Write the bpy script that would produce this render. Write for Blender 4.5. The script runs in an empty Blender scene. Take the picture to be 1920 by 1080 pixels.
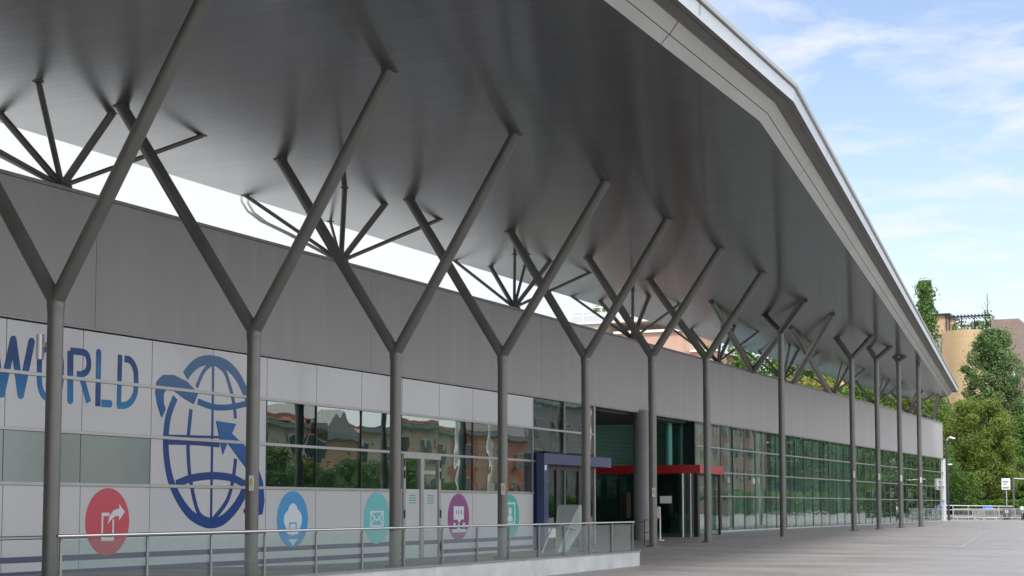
import bpy, math, random
from mathutils import Vector, Matrix
random.seed(7)
S = bpy.context.scene
col = S.collection
# ---------------------------------------------------------------- camera
EYE = 1.6
F, YAW, PIT, CY = 2967.85, 0.43786757, 0.07797689, 717.52
cd = bpy.data.cameras.new('camera'); cam = bpy.data.objects.new('camera', cd); col.objects.link(cam)
cam.location = (0, 0, EYE); cam.rotation_euler = (math.pi/2 + PIT, 0, YAW)
cd.sensor_width = 36.0; cd.sensor_fit = 'HORIZONTAL'
cd.lens = F/1920*36.0; cd.shift_x = 0; cd.shift_y = (CY-540)/1920
cd.clip_end = 3000; cd.clip_start = 0.1
S.camera = cam
# ---------------------------------------------------------------- world
SUN_EL, SUN_AZ = 50, 158      # azimuth measured clockwise from +Y
w = bpy.data.worlds.new('World'); S.world = w; w.use_nodes = True
nt = w.node_tree; nt.nodes.clear()
def N(nt, t, **k):
    n = nt.nodes.new(t)
    for a, b in k.items(): setattr(n, a, b)
    return n
def Lk(nt, a, b): nt.links.new(a, b)
wo = N(nt, 'ShaderNodeOutputWorld'); bg = N(nt, 'ShaderNodeBackground'); bg.inputs[1].default_value = 0.12
sky = N(nt, 'ShaderNodeTexSky'); sky.sky_type = 'NISHITA'; sky.sun_disc = False
sky.sun_elevation = math.radians(SUN_EL); sky.sun_rotation = math.radians(SUN_AZ)
sky.air_density = 1.0; sky.dust_density = 1.4; sky.ozone_density = 1.6
tc = N(nt, 'ShaderNodeTexCoord'); sp = N(nt, 'ShaderNodeSeparateXYZ'); Lk(nt, tc.outputs['Generated'], sp.inputs[0])
def M(nt, op, a, b=None, c=None, clamp=False):
    n = N(nt, 'ShaderNodeMath', operation=op); n.use_clamp = clamp
    for i, v in enumerate((a, b, c)):
        if v is None: continue
        if isinstance(v, (int, float)): n.inputs[i].default_value = v
        else: Lk(nt, v, n.inputs[i])
    return n.outputs[0]
zc = M(nt, 'MAXIMUM', sp.outputs[2], 0.0)
zz = M(nt, 'ADD', zc, 0.10)
cx = M(nt, 'DIVIDE', sp.outputs[0], zz); cy_ = M(nt, 'DIVIDE', sp.outputs[1], zz)
cmb = N(nt, 'ShaderNodeCombineXYZ'); Lk(nt, cx, cmb.inputs[0]); Lk(nt, M(nt, 'MULTIPLY', cy_, 1.1), cmb.inputs[1])
n1 = N(nt, 'ShaderNodeTexNoise'); n1.inputs['Scale'].default_value = 4.2; n1.inputs['Detail'].default_value = 7; n1.inputs['Roughness'].default_value = 0.58
n1.inputs['Distortion'].default_value = 0.35
Lk(nt, cmb.outputs[0], n1.inputs['Vector'])
cl = N(nt, 'ShaderNodeMapRange'); cl.inputs['From Min'].default_value = 0.46; cl.inputs['From Max'].default_value = 0.72
cl.inputs['To Min'].default_value = 0.0; cl.inputs['To Max'].default_value = 0.80; Lk(nt, n1.outputs['Fac'], cl.inputs[0])
# thin veil that thickens to the horizon and to the west (towards -X)
hz = M(nt, 'POWER', M(nt, 'SUBTRACT', 1.0, zc, clamp=True), 9.0)
west = N(nt, 'ShaderNodeMapRange'); west.inputs['From Min'].default_value = 0.22; west.inputs['From Max'].default_value = 0.46
Lk(nt, M(nt, 'MULTIPLY', sp.outputs[0], -1.0), west.inputs[0])
high = N(nt, 'ShaderNodeMapRange'); high.inputs['From Min'].default_value = 0.42; high.inputs['From Max'].default_value = 0.75; high.inputs['To Max'].default_value = 0.8; Lk(nt, zc, high.inputs[0])  # overhead veil out of view, added for neutral fill light
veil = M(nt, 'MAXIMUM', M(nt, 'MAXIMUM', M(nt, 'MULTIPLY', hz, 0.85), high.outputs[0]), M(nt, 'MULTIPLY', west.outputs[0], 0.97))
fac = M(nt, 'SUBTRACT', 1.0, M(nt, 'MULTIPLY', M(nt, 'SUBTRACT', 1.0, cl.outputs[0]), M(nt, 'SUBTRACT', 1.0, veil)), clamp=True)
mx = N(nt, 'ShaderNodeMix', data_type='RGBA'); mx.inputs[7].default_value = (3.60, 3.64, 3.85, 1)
tint = N(nt, 'ShaderNodeMix', data_type='RGBA', blend_type='MULTIPLY'); tint.inputs[0].default_value = 1
tint.inputs[7].default_value = (.84, .78, .76, 1)
Lk(nt, sky.outputs[0], tint.inputs[6])
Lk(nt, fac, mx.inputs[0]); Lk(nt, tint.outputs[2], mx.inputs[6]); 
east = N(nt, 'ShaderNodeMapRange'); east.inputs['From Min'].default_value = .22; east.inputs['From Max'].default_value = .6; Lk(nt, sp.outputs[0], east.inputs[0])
ex = N(nt, 'ShaderNodeMix', data_type='RGBA'); ex.inputs[7].default_value = (7.9, 8.1, 8.5, 1)   # extra brightness added to the unseen sky overhead and east, as fill light
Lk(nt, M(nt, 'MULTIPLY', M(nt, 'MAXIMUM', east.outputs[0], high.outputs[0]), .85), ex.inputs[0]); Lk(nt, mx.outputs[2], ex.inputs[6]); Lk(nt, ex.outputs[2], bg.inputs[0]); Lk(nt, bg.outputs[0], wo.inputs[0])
# ---------------------------------------------------------------- sun
sd = bpy.data.lights.new('sun', 'SUN'); sd.energy = 1.5; sd.angle = math.radians(14); sd.color = (1, .965, .92)
so = bpy.data.objects.new('sun', sd); col.objects.link(so)
a, e = math.radians(SUN_AZ), math.radians(SUN_EL)
so.rotation_euler = Vector((math.sin(a)*math.cos(e), math.cos(a)*math.cos(e), math.sin(e))).to_track_quat('Z', 'Y').to_euler()
S.view_settings.view_transform = 'Standard'; S.view_settings.look = 'None'
S.view_settings.exposure = 1.2; S.view_settings.gamma = 1
S.render.engine = 'CYCLES'
S.cycles.max_bounces = 8; S.cycles.transparent_max_bounces = 16; S.cycles.glossy_bounces = 5

# ---------------------------------------------------------------- materials
MT = {}
def mat(name, c, rough=.6, metal=0, var=0.0, vs=3.0, bump=0.0, bs=20.0, spec=None, c2=None, coat=0, stretch=None, coords='Object'):
    if name in MT: return MT[name]
    m = bpy.data.materials.new(name); m.use_nodes = True; t = m.node_tree; b = t.nodes['Principled BSDF']
    b.inputs['Roughness'].default_value = rough; b.inputs['Metallic'].default_value = metal
    b.inputs['Base Color'].default_value = (*c, 1)
    if spec is not None: b.inputs['Specular IOR Level'].default_value = spec
    if coat: b.inputs['Coat Weight'].default_value = coat; b.inputs['Coat Roughness'].default_value = .08
    if var or c2 or bump:
        tcn = N(t, 'ShaderNodeTexCoord'); mp = N(t, 'ShaderNodeMapping'); Lk(t, tcn.outputs[coords], mp.inputs[0])
        if stretch: mp.inputs['Scale'].default_value = stretch
        no = N(t, 'ShaderNodeTexNoise'); no.inputs['Scale'].default_value = vs; no.inputs['Detail'].default_value = 6; no.inputs['Roughness'].default_value = .6
        Lk(t, mp.outputs[0], no.inputs['Vector'])
        if var or c2:
            r = N(t, 'ShaderNodeMapRange'); r.inputs['From Min'].default_value = .3; r.inputs['From Max'].default_value = .7
            Lk(t, no.outputs['Fac'], r.inputs[0])
            x = N(t, 'ShaderNodeMix', data_type='RGBA'); Lk(t, r.outputs[0], x.inputs[0])
            lo = c if c2 else tuple(v*(1-var) for v in c); hi = c2 if c2 else tuple(min(1, v*(1+var)) for v in c)
            x.inputs[6].default_value = (*lo, 1); x.inputs[7].default_value = (*hi, 1); Lk(t, x.outputs[2], b.inputs['Base Color'])
            if var:
                rr = N(t, 'ShaderNodeMapRange'); rr.inputs['To Min'].default_value = max(0.02, rough*.85); rr.inputs['To Max'].default_value = min(1, rough*1.2)
                Lk(t, no.outputs['Fac'], rr.inputs[0]); Lk(t, rr.outputs[0], b.inputs['Roughness'])
        if bump:
            nb = N(t, 'ShaderNodeTexNoise'); nb.inputs['Scale'].default_value = bs; nb.inputs['Detail'].default_value = 4
            Lk(t, mp.outputs[0], nb.inputs['Vector'])
            bu = N(t, 'ShaderNodeBump'); bu.inputs['Strength'].default_value = bump; bu.inputs['Distance'].default_value = .02
            Lk(t, nb.outputs['Fac'], bu.inputs['Height']); Lk(t, bu.outputs[0], b.inputs['Normal'])
    MT[name] = m; return m

def glass(name, tintc, ior=1.9, rough=0.0, wob=0.0, wscale=.5, base=0.0, glosscol=(1, 1, 1)):
    m = bpy.data.materials.new(name); m.use_nodes = True; t = m.node_tree; t.nodes.clear()
    o = N(t, 'ShaderNodeOutputMaterial'); mxs = N(t, 'ShaderNodeMixShader'); tr = N(t, 'ShaderNodeBsdfTransparent'); gl = N(t, 'ShaderNodeBsdfGlossy')
    tr.inputs[0].default_value = (*tintc, 1); gl.inputs['Color'].default_value = (*glosscol, 1); gl.inputs['Roughness'].default_value = rough
    fr = N(t, 'ShaderNodeFresnel'); ge = N(t, 'ShaderNodeNewGeometry')
    Lk(t, M(t, 'ADD', M(t, 'MULTIPLY', ge.outputs['Backfacing'], 1/ior-ior), ior), fr.inputs[0])
    if wob:
        tcn = N(t, 'ShaderNodeTexCoord'); no = N(t, 'ShaderNodeTexNoise'); no.inputs['Scale'].default_value = wscale; no.inputs['Detail'].default_value = 1.5
        Lk(t, tcn.outputs['Object'], no.inputs['Vector'])
        bu = N(t, 'ShaderNodeBump'); bu.inputs['Strength'].default_value = wob; bu.inputs['Distance'].default_value = .1
        Lk(t, no.outputs['Fac'], bu.inputs['Height']); Lk(t, bu.outputs[0], gl.inputs['Normal'])
    f = M(t, 'ADD', fr.outputs[0], base, clamp=True)
    Lk(t, f, mxs.inputs[0]); Lk(t, tr.outputs[0], mxs.inputs[1]); Lk(t, gl.outputs[0], mxs.inputs[2]); Lk(t, mxs.outputs[0], o.inputs[0])
    MT[name] = m; return m

steel = mat('column_paint', (.135, .135, .122), .40, .35, var=.12, vs=1.2, bump=.05, bs=30)
steel_light = mat('pale_steel', (.55, .56, .55), .35, .3)
fascia_m = mat('fascia_panel', (.345, .335, .33), .6, 0, var=.07, vs=1.1, stretch=(1, 1.2, .12))
coping_m = mat('coping_metal', (.23, .23, .225), .4, .5, var=.1)
white_m = mat('white_film_panel', (.50, .505, .51), .30, 0, var=.03, vs=.3, coat=.25)
frost_m = mat('frosted_glass', (.17, .23, .22), .22, 0, var=.08, vs=.7, coat=.5)
alu_m = mat('aluminium', (.36, .355, .34), .38, .6, var=.08, vs=2)
gap_m = mat('dark_gasket', (.02, .02, .022), .6)
navy_m = mat('navy_stripe', (.07, .07, .14), .35)
dark_m = mat('dark_interior', (.07, .09, .09), .7)
slat_m = mat('dark_slats', (.06, .075, .075), .4)
inter_floor = mat('interior_floor', (.10, .10, .10), .35, var=.2, vs=.4)
stainless = mat('stainless_steel', (.62, .61, .6), .22, 1.0, var=.05)
conc = mat('concrete', (.40, .41, .40), .8, 0, var=.16, vs=1.5, bump=.3, bs=25)
pillar_m = mat('pillar_concrete', (.30, .30, .31), .5, .1, var=.06, vs=1.5)
blue_m = mat('blue_enamel', (.013, .032, .125), .3, 0, var=.06, coat=.4)
red_m = mat('red_enamel', (.36, .018, .018), .35, 0, var=.06, coat=.5)
black_m = mat('black_frame', (.012, .012, .014), .4)
paper = mat('white_paper', (.75, .75, .72), .6)
yellow = mat('yellow_print', (.65, .55, .1), .6)
bark = mat('bark', (.07, .055, .04), .9, 0, var=.3, vs=4, bump=.6, bs=8)
tile = mat('roof_tiles', (.22, .09, .06), .8, var=.25, vs=2)
win_dark = mat('house_window', (.05, .08, .09), .12, 0, coat=.5)
trim_w = mat('white_trim', (.72, .72, .7), .6)
facade_glass = glass('facade_glass', (.62, .76, .71), 2.25, 0.0, wob=.035, wscale=.9)
door_glass = glass('door_glass', (.60, .72, .68), 1.7, 0.0, wob=.03, wscale=.8)
hall_glass = glass('green_glazing', (.80, .87, .85), 1.75, 0.0, wob=.035, wscale=.7)
rail_glass = glass('rail_glass', (.80, .88, .86), 1.42, 0.0)

# metal soffit: brushed lacquered boards, seams square to the facade
def soffit_mat():
    m = bpy.data.materials.new('soffit_boards'); m.use_nodes = True; t = m.node_tree; b = t.nodes['Principled BSDF']
    tcn = N(t, 'ShaderNodeTexCoord'); sx = N(t, 'ShaderNodeSeparateXYZ'); Lk(t, tcn.outputs['Object'], sx.inputs[0])
    y = M(t, 'MULTIPLY', sx.outputs[1], 1/0.32); fr = M(t, 'FRACT', y); ln = M(t, 'LESS_THAN', fr, 0.07)
    yi = M(t, 'FLOOR', y)
    wn = N(t, 'ShaderNodeTexWhiteNoise', noise_dimensions='1D'); Lk(t, yi, wn.inputs['W'])
    c = N(t, 'ShaderNodeMix', data_type='RGBA'); c.inputs[6].default_value = (.285, .288, .295, 1); c.inputs[7].default_value = (.325, .328, .335, 1); Lk(t, wn.outputs[0], c.inputs[0])
    c2 = N(t, 'ShaderNodeMix', data_type='RGBA'); Lk(t, M(t, 'MULTIPLY', ln, .42), c2.inputs[0]); Lk(t, c.outputs[2], c2.inputs[6]); c2.inputs[7].default_value = (.10, .10, .10, 1)
    Lk(t, c2.outputs[2], b.inputs['Base Color'])
    b.inputs['Metallic'].default_value = .85; b.inputs['Roughness'].default_value = .18; b.inputs['Anisotropic'].default_value = .93
    tg_ = N(t, 'ShaderNodeCombineXYZ'); tg_.inputs[1].default_value = 1.0; Lk(t, tg_.outputs[0], b.inputs['Tangent'])
    bu = N(t, 'ShaderNodeBump'); bu.inputs['Strength'].default_value = .35; bu.inputs['Distance'].default_value = .004
    Lk(t, M(t, 'MULTIPLY', ln, -1), bu.inputs['Height']); Lk(t, bu.outputs[0], b.inputs['Normal'])
    return m
soffit_m = soffit_mat()
band_m = mat('canopy_edge_metal', (.42, .43, .41), .36, .55, var=.10, vs=.8, stretch=(1, .3, 1))
edge_m = mat('canopy_rim_white', (.50, .52, .53), .35, .2, var=.05, vs=.5)
recess_m = mat('canopy_recess', (.19, .19, .185), .5, .4, var=.1)

def ground_mat():
    m = bpy.data.materials.new('plaza_paving'); m.use_nodes = True; t = m.node_tree; b = t.nodes['Principled BSDF']
    tcn = N(t, 'ShaderNodeTexCoord')
    def noise(sc, det, st):
        mp = N(t, 'ShaderNodeMapping'); mp.inputs['Scale'].default_value = st; Lk(t, tcn.outputs['Object'], mp.inputs[0])
        n = N(t, 'ShaderNodeTexNoise'); n.inputs['Scale'].default_value = sc; n.inputs['Detail'].default_value = det; n.inputs['Roughness'].default_value = .65; Lk(t, mp.outputs[0], n.inputs['Vector']); return n.outputs['Fac']
    big = noise(.16, 5, (1, .45, 1)); fine = noise(18, 4, (1, 1, 1)); st = noise(.5, 4, (.35, 1.0, 1))
    a = N(t, 'ShaderNodeMix', data_type='RGBA'); a.inputs[6].default_value = (.190, .176, .168, 1); a.inputs[7].default_value = (.278, .262, .253, 1)
    r = N(t, 'ShaderNodeMapRange'); r.inputs['From Min'].default_value = .3; r.inputs['From Max'].default_value = .7
    Lk(t, M(t, 'ADD', M(t, 'MULTIPLY', big, .4), M(t, 'MULTIPLY', st, .6)), r.inputs[0]); Lk(t, r.outputs[0], a.inputs[0])
    f = N(t, 'ShaderNodeMix', data_type='RGBA', blend_type='OVERLAY'); f.inputs[0].default_value = .35
    Lk(t, a.outputs[2], f.inputs[6]); g = N(t, 'ShaderNodeCombineColor'); [Lk(t, fine, g.inputs[i]) for i in range(3)]; Lk(t, g.outputs[0], f.inputs[7])
    # slab joints 1.2 m grid
    br = N(t, 'ShaderNodeTexBrick'); br.offset = .5; br.inputs['Scale'].default_value = 1.0; br.inputs['Mortar Size'].default_value = .012
    br.inputs['Brick Width'].default_value = 1.2; br.inputs['Row Height'].default_value = .6
    br.inputs['Color1'].default_value = (1, 1, 1, 1); br.inputs['Color2'].default_value = (.88, .88, .88, 1); br.inputs['Mortar'].default_value = (.72, .72, .72, 1)
    Lk(t, tcn.outputs['Object'], br.inputs['Vector'])
    h = N(t, 'ShaderNodeMix', data_type='RGBA', blend_type='MULTIPLY'); h.inputs[0].default_value = .8; Lk(t, f.outputs[2], h.inputs[6]); Lk(t, br.outputs[0], h.inputs[7])
    Lk(t, h.outputs[2], b.inputs['Base Color'])
    rg = N(t, 'ShaderNodeMapRange'); rg.inputs['From Min'].default_value = .3; rg.inputs['From Max'].default_value = .7; rg.inputs['To Min'].default_value = .32; rg.inputs['To Max'].default_value = .75; Lk(t, st, rg.inputs[0]); Lk(t, rg.outputs[0], b.inputs['Roughness'])
    bu = N(t, 'ShaderNodeBump'); bu.inputs['Strength'].default_value = .25; bu.inputs['Distance'].default_value = .01; Lk(t, fine, bu.inputs['Height']); Lk(t, bu.outputs[0], b.inputs['Normal'])
    return m
paving = ground_mat()

def leaf_mat(name, dark, light, alt=None):
    m = bpy.data.materials.new(name); m.use_nodes = True; t = m.node_tree; b = t.nodes['Principled BSDF']
    tcn = N(t, 'ShaderNodeTexCoord'); no = N(t, 'ShaderNodeTexNoise'); no.inputs['Scale'].default_value = .55; no.inputs['Detail'].default_value = 5; Lk(t, tcn.outputs['Object'], no.inputs['Vector'])
    n2 = N(t, 'ShaderNodeTexNoise'); n2.inputs['Scale'].default_value = 7; Lk(t, tcn.outputs['Object'], n2.inputs['Vector'])
    r = N(t, 'ShaderNodeValToRGB'); r.color_ramp.elements[0].position = .34; r.color_ramp.elements[1].position = .64
    r.color_ramp.elements[0].color = (*dark, 1); r.color_ramp.elements[1].color = (*light, 1)
    if alt: e = r.color_ramp.elements.new(.74); e.color = (*alt, 1)
    Lk(t, M(t, 'ADD', M(t, 'MULTIPLY', no.outputs['Fac'], .65), M(t, 'MULTIPLY', n2.outputs['Fac'], .35)), r.inputs[0])
    Lk(t, r.outputs[0], b.inputs['Base Color']); b.inputs['Roughness'].default_value = .55
    b.inputs['Specular IOR Level'].default_value = .3
    o = [n for n in t.nodes if n.type == 'OUTPUT_MATERIAL'][0]
    tl = N(t, 'ShaderNodeBsdfTranslucent'); Lk(t, r.outputs[0], tl.inputs[0]); ms = N(t, 'ShaderNodeMixShader'); ms.inputs[0].default_value = .4
    Lk(t, b.outputs[0], ms.inputs[1]); Lk(t, tl.outputs[0], ms.inputs[2]); Lk(t, ms.outputs[0], o.inputs[0])
    return m
leaf_cedar = leaf_mat('cedar_needles', (.06, .12, .04), (.19, .29, .10))
leaf_maple = leaf_mat('maple_leaves', (.08, .14, .025), (.22, .28, .05), (.36, .26, .06))
leaf_poplar = leaf_mat('poplar_leaves', (.06, .13, .035), (.15, .25, .06))
leaf_green = leaf_mat('broad_leaves', (.05, .11, .025), (.15, .25, .05))
leaf_yellow = leaf_mat('yellowing_leaves', (.14, .16, .03), (.30, .28, .06))
leaf_hedge = leaf_mat('hedge_leaves', (.05, .12, .02), (.16, .27, .04))

# ---------------------------------------------------------------- mesh helpers
class MB:
    def __init__(s): s.v = []; s.f = []; s.sm = []
    def add(s, v, f, sm=False):
        o = len(s.v); s.v += [tuple(p) for p in v]; s.f += [tuple(i+o for i in q) for q in f]; s.sm += [sm]*len(f); return s
    def box(s, x0, x1, y0, y1, z0, z1):
        v = [(x, y, z) for x in (x0, x1) for y in (y0, y1) for z in (z0, z1)]
        return s.add(v, [(0, 1, 3, 2), (4, 6, 7, 5), (0, 4, 5, 1), (2, 3, 7, 6), (0, 2, 6, 4), (1, 5, 7, 3)])
    def tube(s, p, q, r0, r1=None, n=16, caps=True):
        r1 = r0 if r1 is None else r1; p = Vector(p); q = Vector(q); d = (q-p).normalized()
        u = d.cross(Vector((0, 0, 1))) if abs(d.z) < .99 else Vector((1, 0, 0)); u.normalize(); w_ = d.cross(u)
        v = []
        for c, r in ((p, r0), (q, r1)):
            for i in range(n):
                a_ = 2*math.pi*i/n; v.append(c + u*math.cos(a_)*r + w_*math.sin(a_)*r)
        s.add(v, [(i, (i+1) % n, n+(i+1) % n, n+i) for i in range(n)], True)
        if caps: s.add(v[:n], [tuple(reversed(range(n)))]); s.add(v[n:], [tuple(range(n))])
        return s
    def path(s, pts, r, n=10):
        for a_, b_ in zip(pts, pts[1:]): s.tube(a_, b_, r, n=n)
        return s
    def lathe(s, c, prof, n=24, axis='z'):
        v = []
        for r, h in prof:
            for i in range(n):
                a_ = 2*math.pi*i/n
                v.append((c[0]+r*math.cos(a_), c[1]+r*math.sin(a_), c[2]+h) if axis == 'z' else (c[0]+h, c[1]+r*math.cos(a_), c[2]+r*math.sin(a_)))
        f = [(k*n+i, k*n+(i+1) % n, (k+1)*n+(i+1) % n, (k+1)*n+i) for k in range(len(prof)-1) for i in range(n)]
        return s.add(v, f, True)
    def poly(s, pts, x0, x1):            # prism of a (Y,Z) outline between two X planes
        n = len(pts); v = [(x0, y, z) for y, z in pts] + [(x1, y, z) for y, z in pts]
        s.add(v, [tuple(range(n)), tuple(reversed(range(n, 2*n)))] + [(i, n+i, n+(i+1) % n, (i+1) % n) for i in range(n)]); return s
    def ribbon(s, pts, w, x0, x1, taper=None, sub=4):   # band of width w along a (Y,Z) polyline, smoothed
        P = [Vector(p) for p in pts]
        if sub > 1 and len(P) > 2:
            Q = []
            for i in range(len(P)-1):
                a0 = P[max(i-1, 0)]; a1 = P[i]; a2 = P[i+1]; a3 = P[min(i+2, len(P)-1)]
                for k in range(sub):
                    t = k/sub; Q.append(.5*((2*a1)+(a2-a0)*t+(2*a0-5*a1+4*a2-a3)*t*t+(3*a1-a0-3*a2+a3)*t**3))
            Q.append(P[-1]); P = Q
        L_ = []; R_ = []
        for i, p in enumerate(P):
            d = (P[min(i+1, len(P)-1)]-P[max(i-1, 0)]).normalized(); nrm = Vector((-d.y, d.x)); t = i/(len(P)-1)
            ww = w if taper is None else w*(taper[0]+(taper[1]-taper[0])*t)
            L_.append(p+nrm*ww/2); R_.append(p-nrm*ww/2)
        n = len(P)
        v = [(x1, *q) for q in L_]+[(x1, *q) for q in R_]+[(x0, *q) for q in L_]+[(x0, *q) for q in R_]
        f = []
        for i in range(n-1):
            f += [(i, i+1, n+i+1, n+i), (i, 2*n+i, 2*n+i+1, i+1), (n+i, n+i+1, 3*n+i+1, 3*n+i)]
        f += [(0, n, 3*n, 2*n), (n-1, 3*n-1, 4*n-1, 2*n-1)]
        return s.add(v, f)
    def disc(s, y, z, r, x0, x1, n=40):
        return s.poly([(y+r*math.cos(2*math.pi*i/n), z+r*math.sin(2*math.pi*i/n)) for i in range(n)], x0, x1)
    def build(s, name, m, parent=None, origin=None, bevel=0):
        me = bpy.data.meshes.new(name)
        if origin is not None: o_ = Vector(origin); s.v = [tuple(Vector(p)-o_) for p in s.v]
        me.from_pydata(s.v, [], s.f); me.polygons.foreach_set('use_smooth', s.sm); me.materials.append(m); me.update()
        ob = bpy.data.objects.new(name, me); col.objects.link(ob)
        if origin is not None: ob.location = origin
        if parent is not None: ob.parent = parent
        if bevel:
            b_ = ob.modifiers.new('bevel', 'BEVEL'); b_.width = bevel; b_.segments = 2; b_.limit_method = 'ANGLE'
        return ob
def tag(o, label=None, cat=None, group=None, kind=None):
    if label: o['label'] = label
    if cat: o['category'] = cat
    if group: o['group'] = group
    if kind: o['kind'] = kind
    return o
def empty(name, loc, label, cat, group=None, rz=0):
    o = bpy.data.objects.new(name, None); col.objects.link(o); o.location = loc; o.rotation_euler.z = rz
    o.empty_display_size = .3
    return tag(o, label, cat, group)
def local(o):   # parts written in world coordinates under a thing whose empty is placed elsewhere
    bpy.context.view_layer.update()
    for c in o.children: c.matrix_parent_inverse = o.matrix_world.inverted()

# ---------------------------------------------------------------- ground
W = -26.2          # facade plane
def sstep(a_, b_, x): t = min(1, max(0, (x-a_)/(b_-a_))); return t*t*(3-2*t)
def gz(x, y):
    rise = .22*min(1, max(0, (y-32)/55)) + .03*min(1, max(0, (y-87)/50))
    dip = .25*sstep(20.5, 26.2, -x)*(1-sstep(60, 80, y))*sstep(30, 45, y)
    return rise-dip
def grid(name, m, xs, ys, fn, kind='structure'):
    v = [(x, y, fn(x, y)) for x in xs for y in ys]; n = len(ys)
    f = [(i*n+j, (i+1)*n+j, (i+1)*n+j+1, i*n+j+1) for i in range(len(xs)-1) for j in range(n-1)]
    b = MB().add(v, f, True); o = b.build(name, m); o['kind'] = kind; return o
xs = [-900, -400, -200, -100, -60, -45, -35, -30, -28, -27, -26.2, -25, -24, -23, -22, -21, -20, -18, -15, -12, -9, -6, -3, 0, 5, 10, 20, 40, 80, 200, 500, 900]
ys = [-300, -100, -50, -20, 0, 10, 20, 26, 30] + [32+i*3 for i in range(45)] + [170, 190, 220, 300, 500, 900, 1600]
grid('plaza_ground', paving, xs, ys, gz)

# ---------------------------------------------------------------- exhibition hall
YM = [28.21-2.68*k for k in range(9, 0, -1)] + [28.21, 30.88, 33.6, 36.3, 38.97, 41.7, 44.43, 47.15, 49.85, 52.53, 55.2, 57.95]
ZR = [6.0, 4.74, 3.42, 2.14, .86, -.32]
YE = 150.7
hall = empty('exhibition_hall', (W-8, 60, 0), 'long grey exhibition hall with panelled parapet, white film panels and green glazing under the canopy', 'building')
H_ = hall
# parapet wall panels (seams are gaps in one mesh), coping, lower drip edge
b = MB(); seams = [-20, -9, 4.2, 17.6, 31.3, 45.0, 58.8, 72.0, 84.7, 88.5, 101.3, 114.0, 127.0, 139.0, YE]
for a_, c_ in zip(seams, seams[1:]): b.box(W-.5, W, a_+.009, c_-.009, 6.06, 9.33)
b.build('parapet_wall', fascia_m, H_)
MB().box(W-.45, W-.03, -20, YE-.03, 6.07, 9.3).build('parapet_backing', gap_m, H_)
b = MB().box(W-.56, W+.06, -20, YE+.05, 9.335, 9.42); b.build('coping', coping_m, H_)
b = MB().box(W-.04, W+.05, -20, 64.5, 5.99, 6.055).box(W-.04, W+.05, 78.3, YE, 5.99, 6.055).box(W-.5, W+.04, 64.5, 78.3, 5.99, 6.055)
b.build('drip_edge', coping_m, H_)
# backing shadow gap behind the white panels
MB().box(W-.14, W-.08, -4, 38.9, -.6, 5.98).box(W-.14, W-.08, 38.9, 57.8, 4.80, 5.98).box(W-.14, W-.08, 38.9, 47.1, -.6, 2.1).box(W-.14, W-.08, 49.9, 57.8, -.6, 2.1).build('panel_backing', gap_m, H_)
g = .013
for i in range(len(YM)-1):
    y0, y1 = YM[i], YM[i+1]
    rows = list(zip(ZR, ZR[1:]))
    if y0 >= 38.9: rows = [rows[0]] + ([] if abs(y0-47.15) < .1 else [(2.14, -.32)])
    elif y0 < 33.5: rows = [rows[0], rows[1], rows[3], rows[4]]
    if y1 < 20: continue
    if y0 >= 57.9: continue
    for z1, z0 in rows: MB().box(W-.07, W, y0+g, y1-g, z0+.045, z1-.045).build('white_panel', white_m, H_)
    if y0 < 33.5: MB().box(W-.07, W-.02, y0+g, y1-g, ZR[3]+.045, ZR[2]-.045).build('frosted_window', frost_m, H_)
# glazing left of the entrance (each pane sits a hair out of true)
pr = random.Random(12)
def pane(y0, y1, z0, z1, m, nm='window'):
    a_, c_ = pr.uniform(-.009, .009), pr.uniform(-.006, .006)
    v = [(W-.025+a_*sy+c_*sz+dx, y, z) for dx in (-.005, .005) for sy, y in ((-1, y0), (1, y1)) for sz, z in ((-1, z0), (1, z1))]
    return MB().add(v, [(0, 1, 3, 2), (4, 6, 7, 5), (0, 4, 5, 1), (2, 3, 7, 6), (0, 2, 6, 4), (1, 5, 7, 3)]).build(nm, m, H_)
for i, y0 in enumerate([38.97, 41.7, 44.43, 47.15, 49.85, 52.53, 55.2]):
    y1 = [41.7, 44.43, 47.15, 49.85, 52.53, 55.2, 57.95][i]
    zb = 3.42 if i == 3 else 2.185
    pane(y0+.02, y1-.02, zb, 4.70, facade_glass)
for y0, y1 in ((57.97, 61.2), (61.2, 64.45)):
    pane(y0+.02, y1-.02, 3.85, 5.96, facade_glass)
# transoms
for z in ZR[1:5]:
    b = MB()
    if z > 3: b.box(W-.1, W+.05, -4, 64.45, z-.04, z+.04)
    elif z > 2: b.box(W-.1, W+.05, -4, 47.15, z-.04, z+.04).box(W-.1, W+.05, 49.85, 57.95, z-.04, z+.04)
    else: b.box(W-.05, W+.03, -4, 38.95, z-.025, z+.025)
    if z > 2: b.box(W-.1, W+.05, 78.45, YE, z-.035, z+.035)
    b.build('transom', alu_m, H_)
for y in (38.97, 41.7, 44.43, 52.53, 55.2, 57.95, 61.2, 64.47):
    MB().box(W-.12, W+.01 if y < 64 else W+.04, y-.022 if y < 64 else y-.08, y+.022 if y < 64 else y+.06, (2.14 if y < 57 else -.4), 4.7 if y < 57 else 5.98).build('mullion', gap_m if y < 57 else alu_m, H_)
# navy stripes across the film near the floor
MB().box(W+.002, W+.006, 15, 47.1, .28, .42).box(W+.002, W+.006, 49.95, 57.9, .28, .42).box(W+.002, W+.006, 15, 47.1, -.07, .07).box(W+.002, W+.006, 49.95, 57.9, -.07, .07).build('floor_stripe', navy_m, H_)
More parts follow.
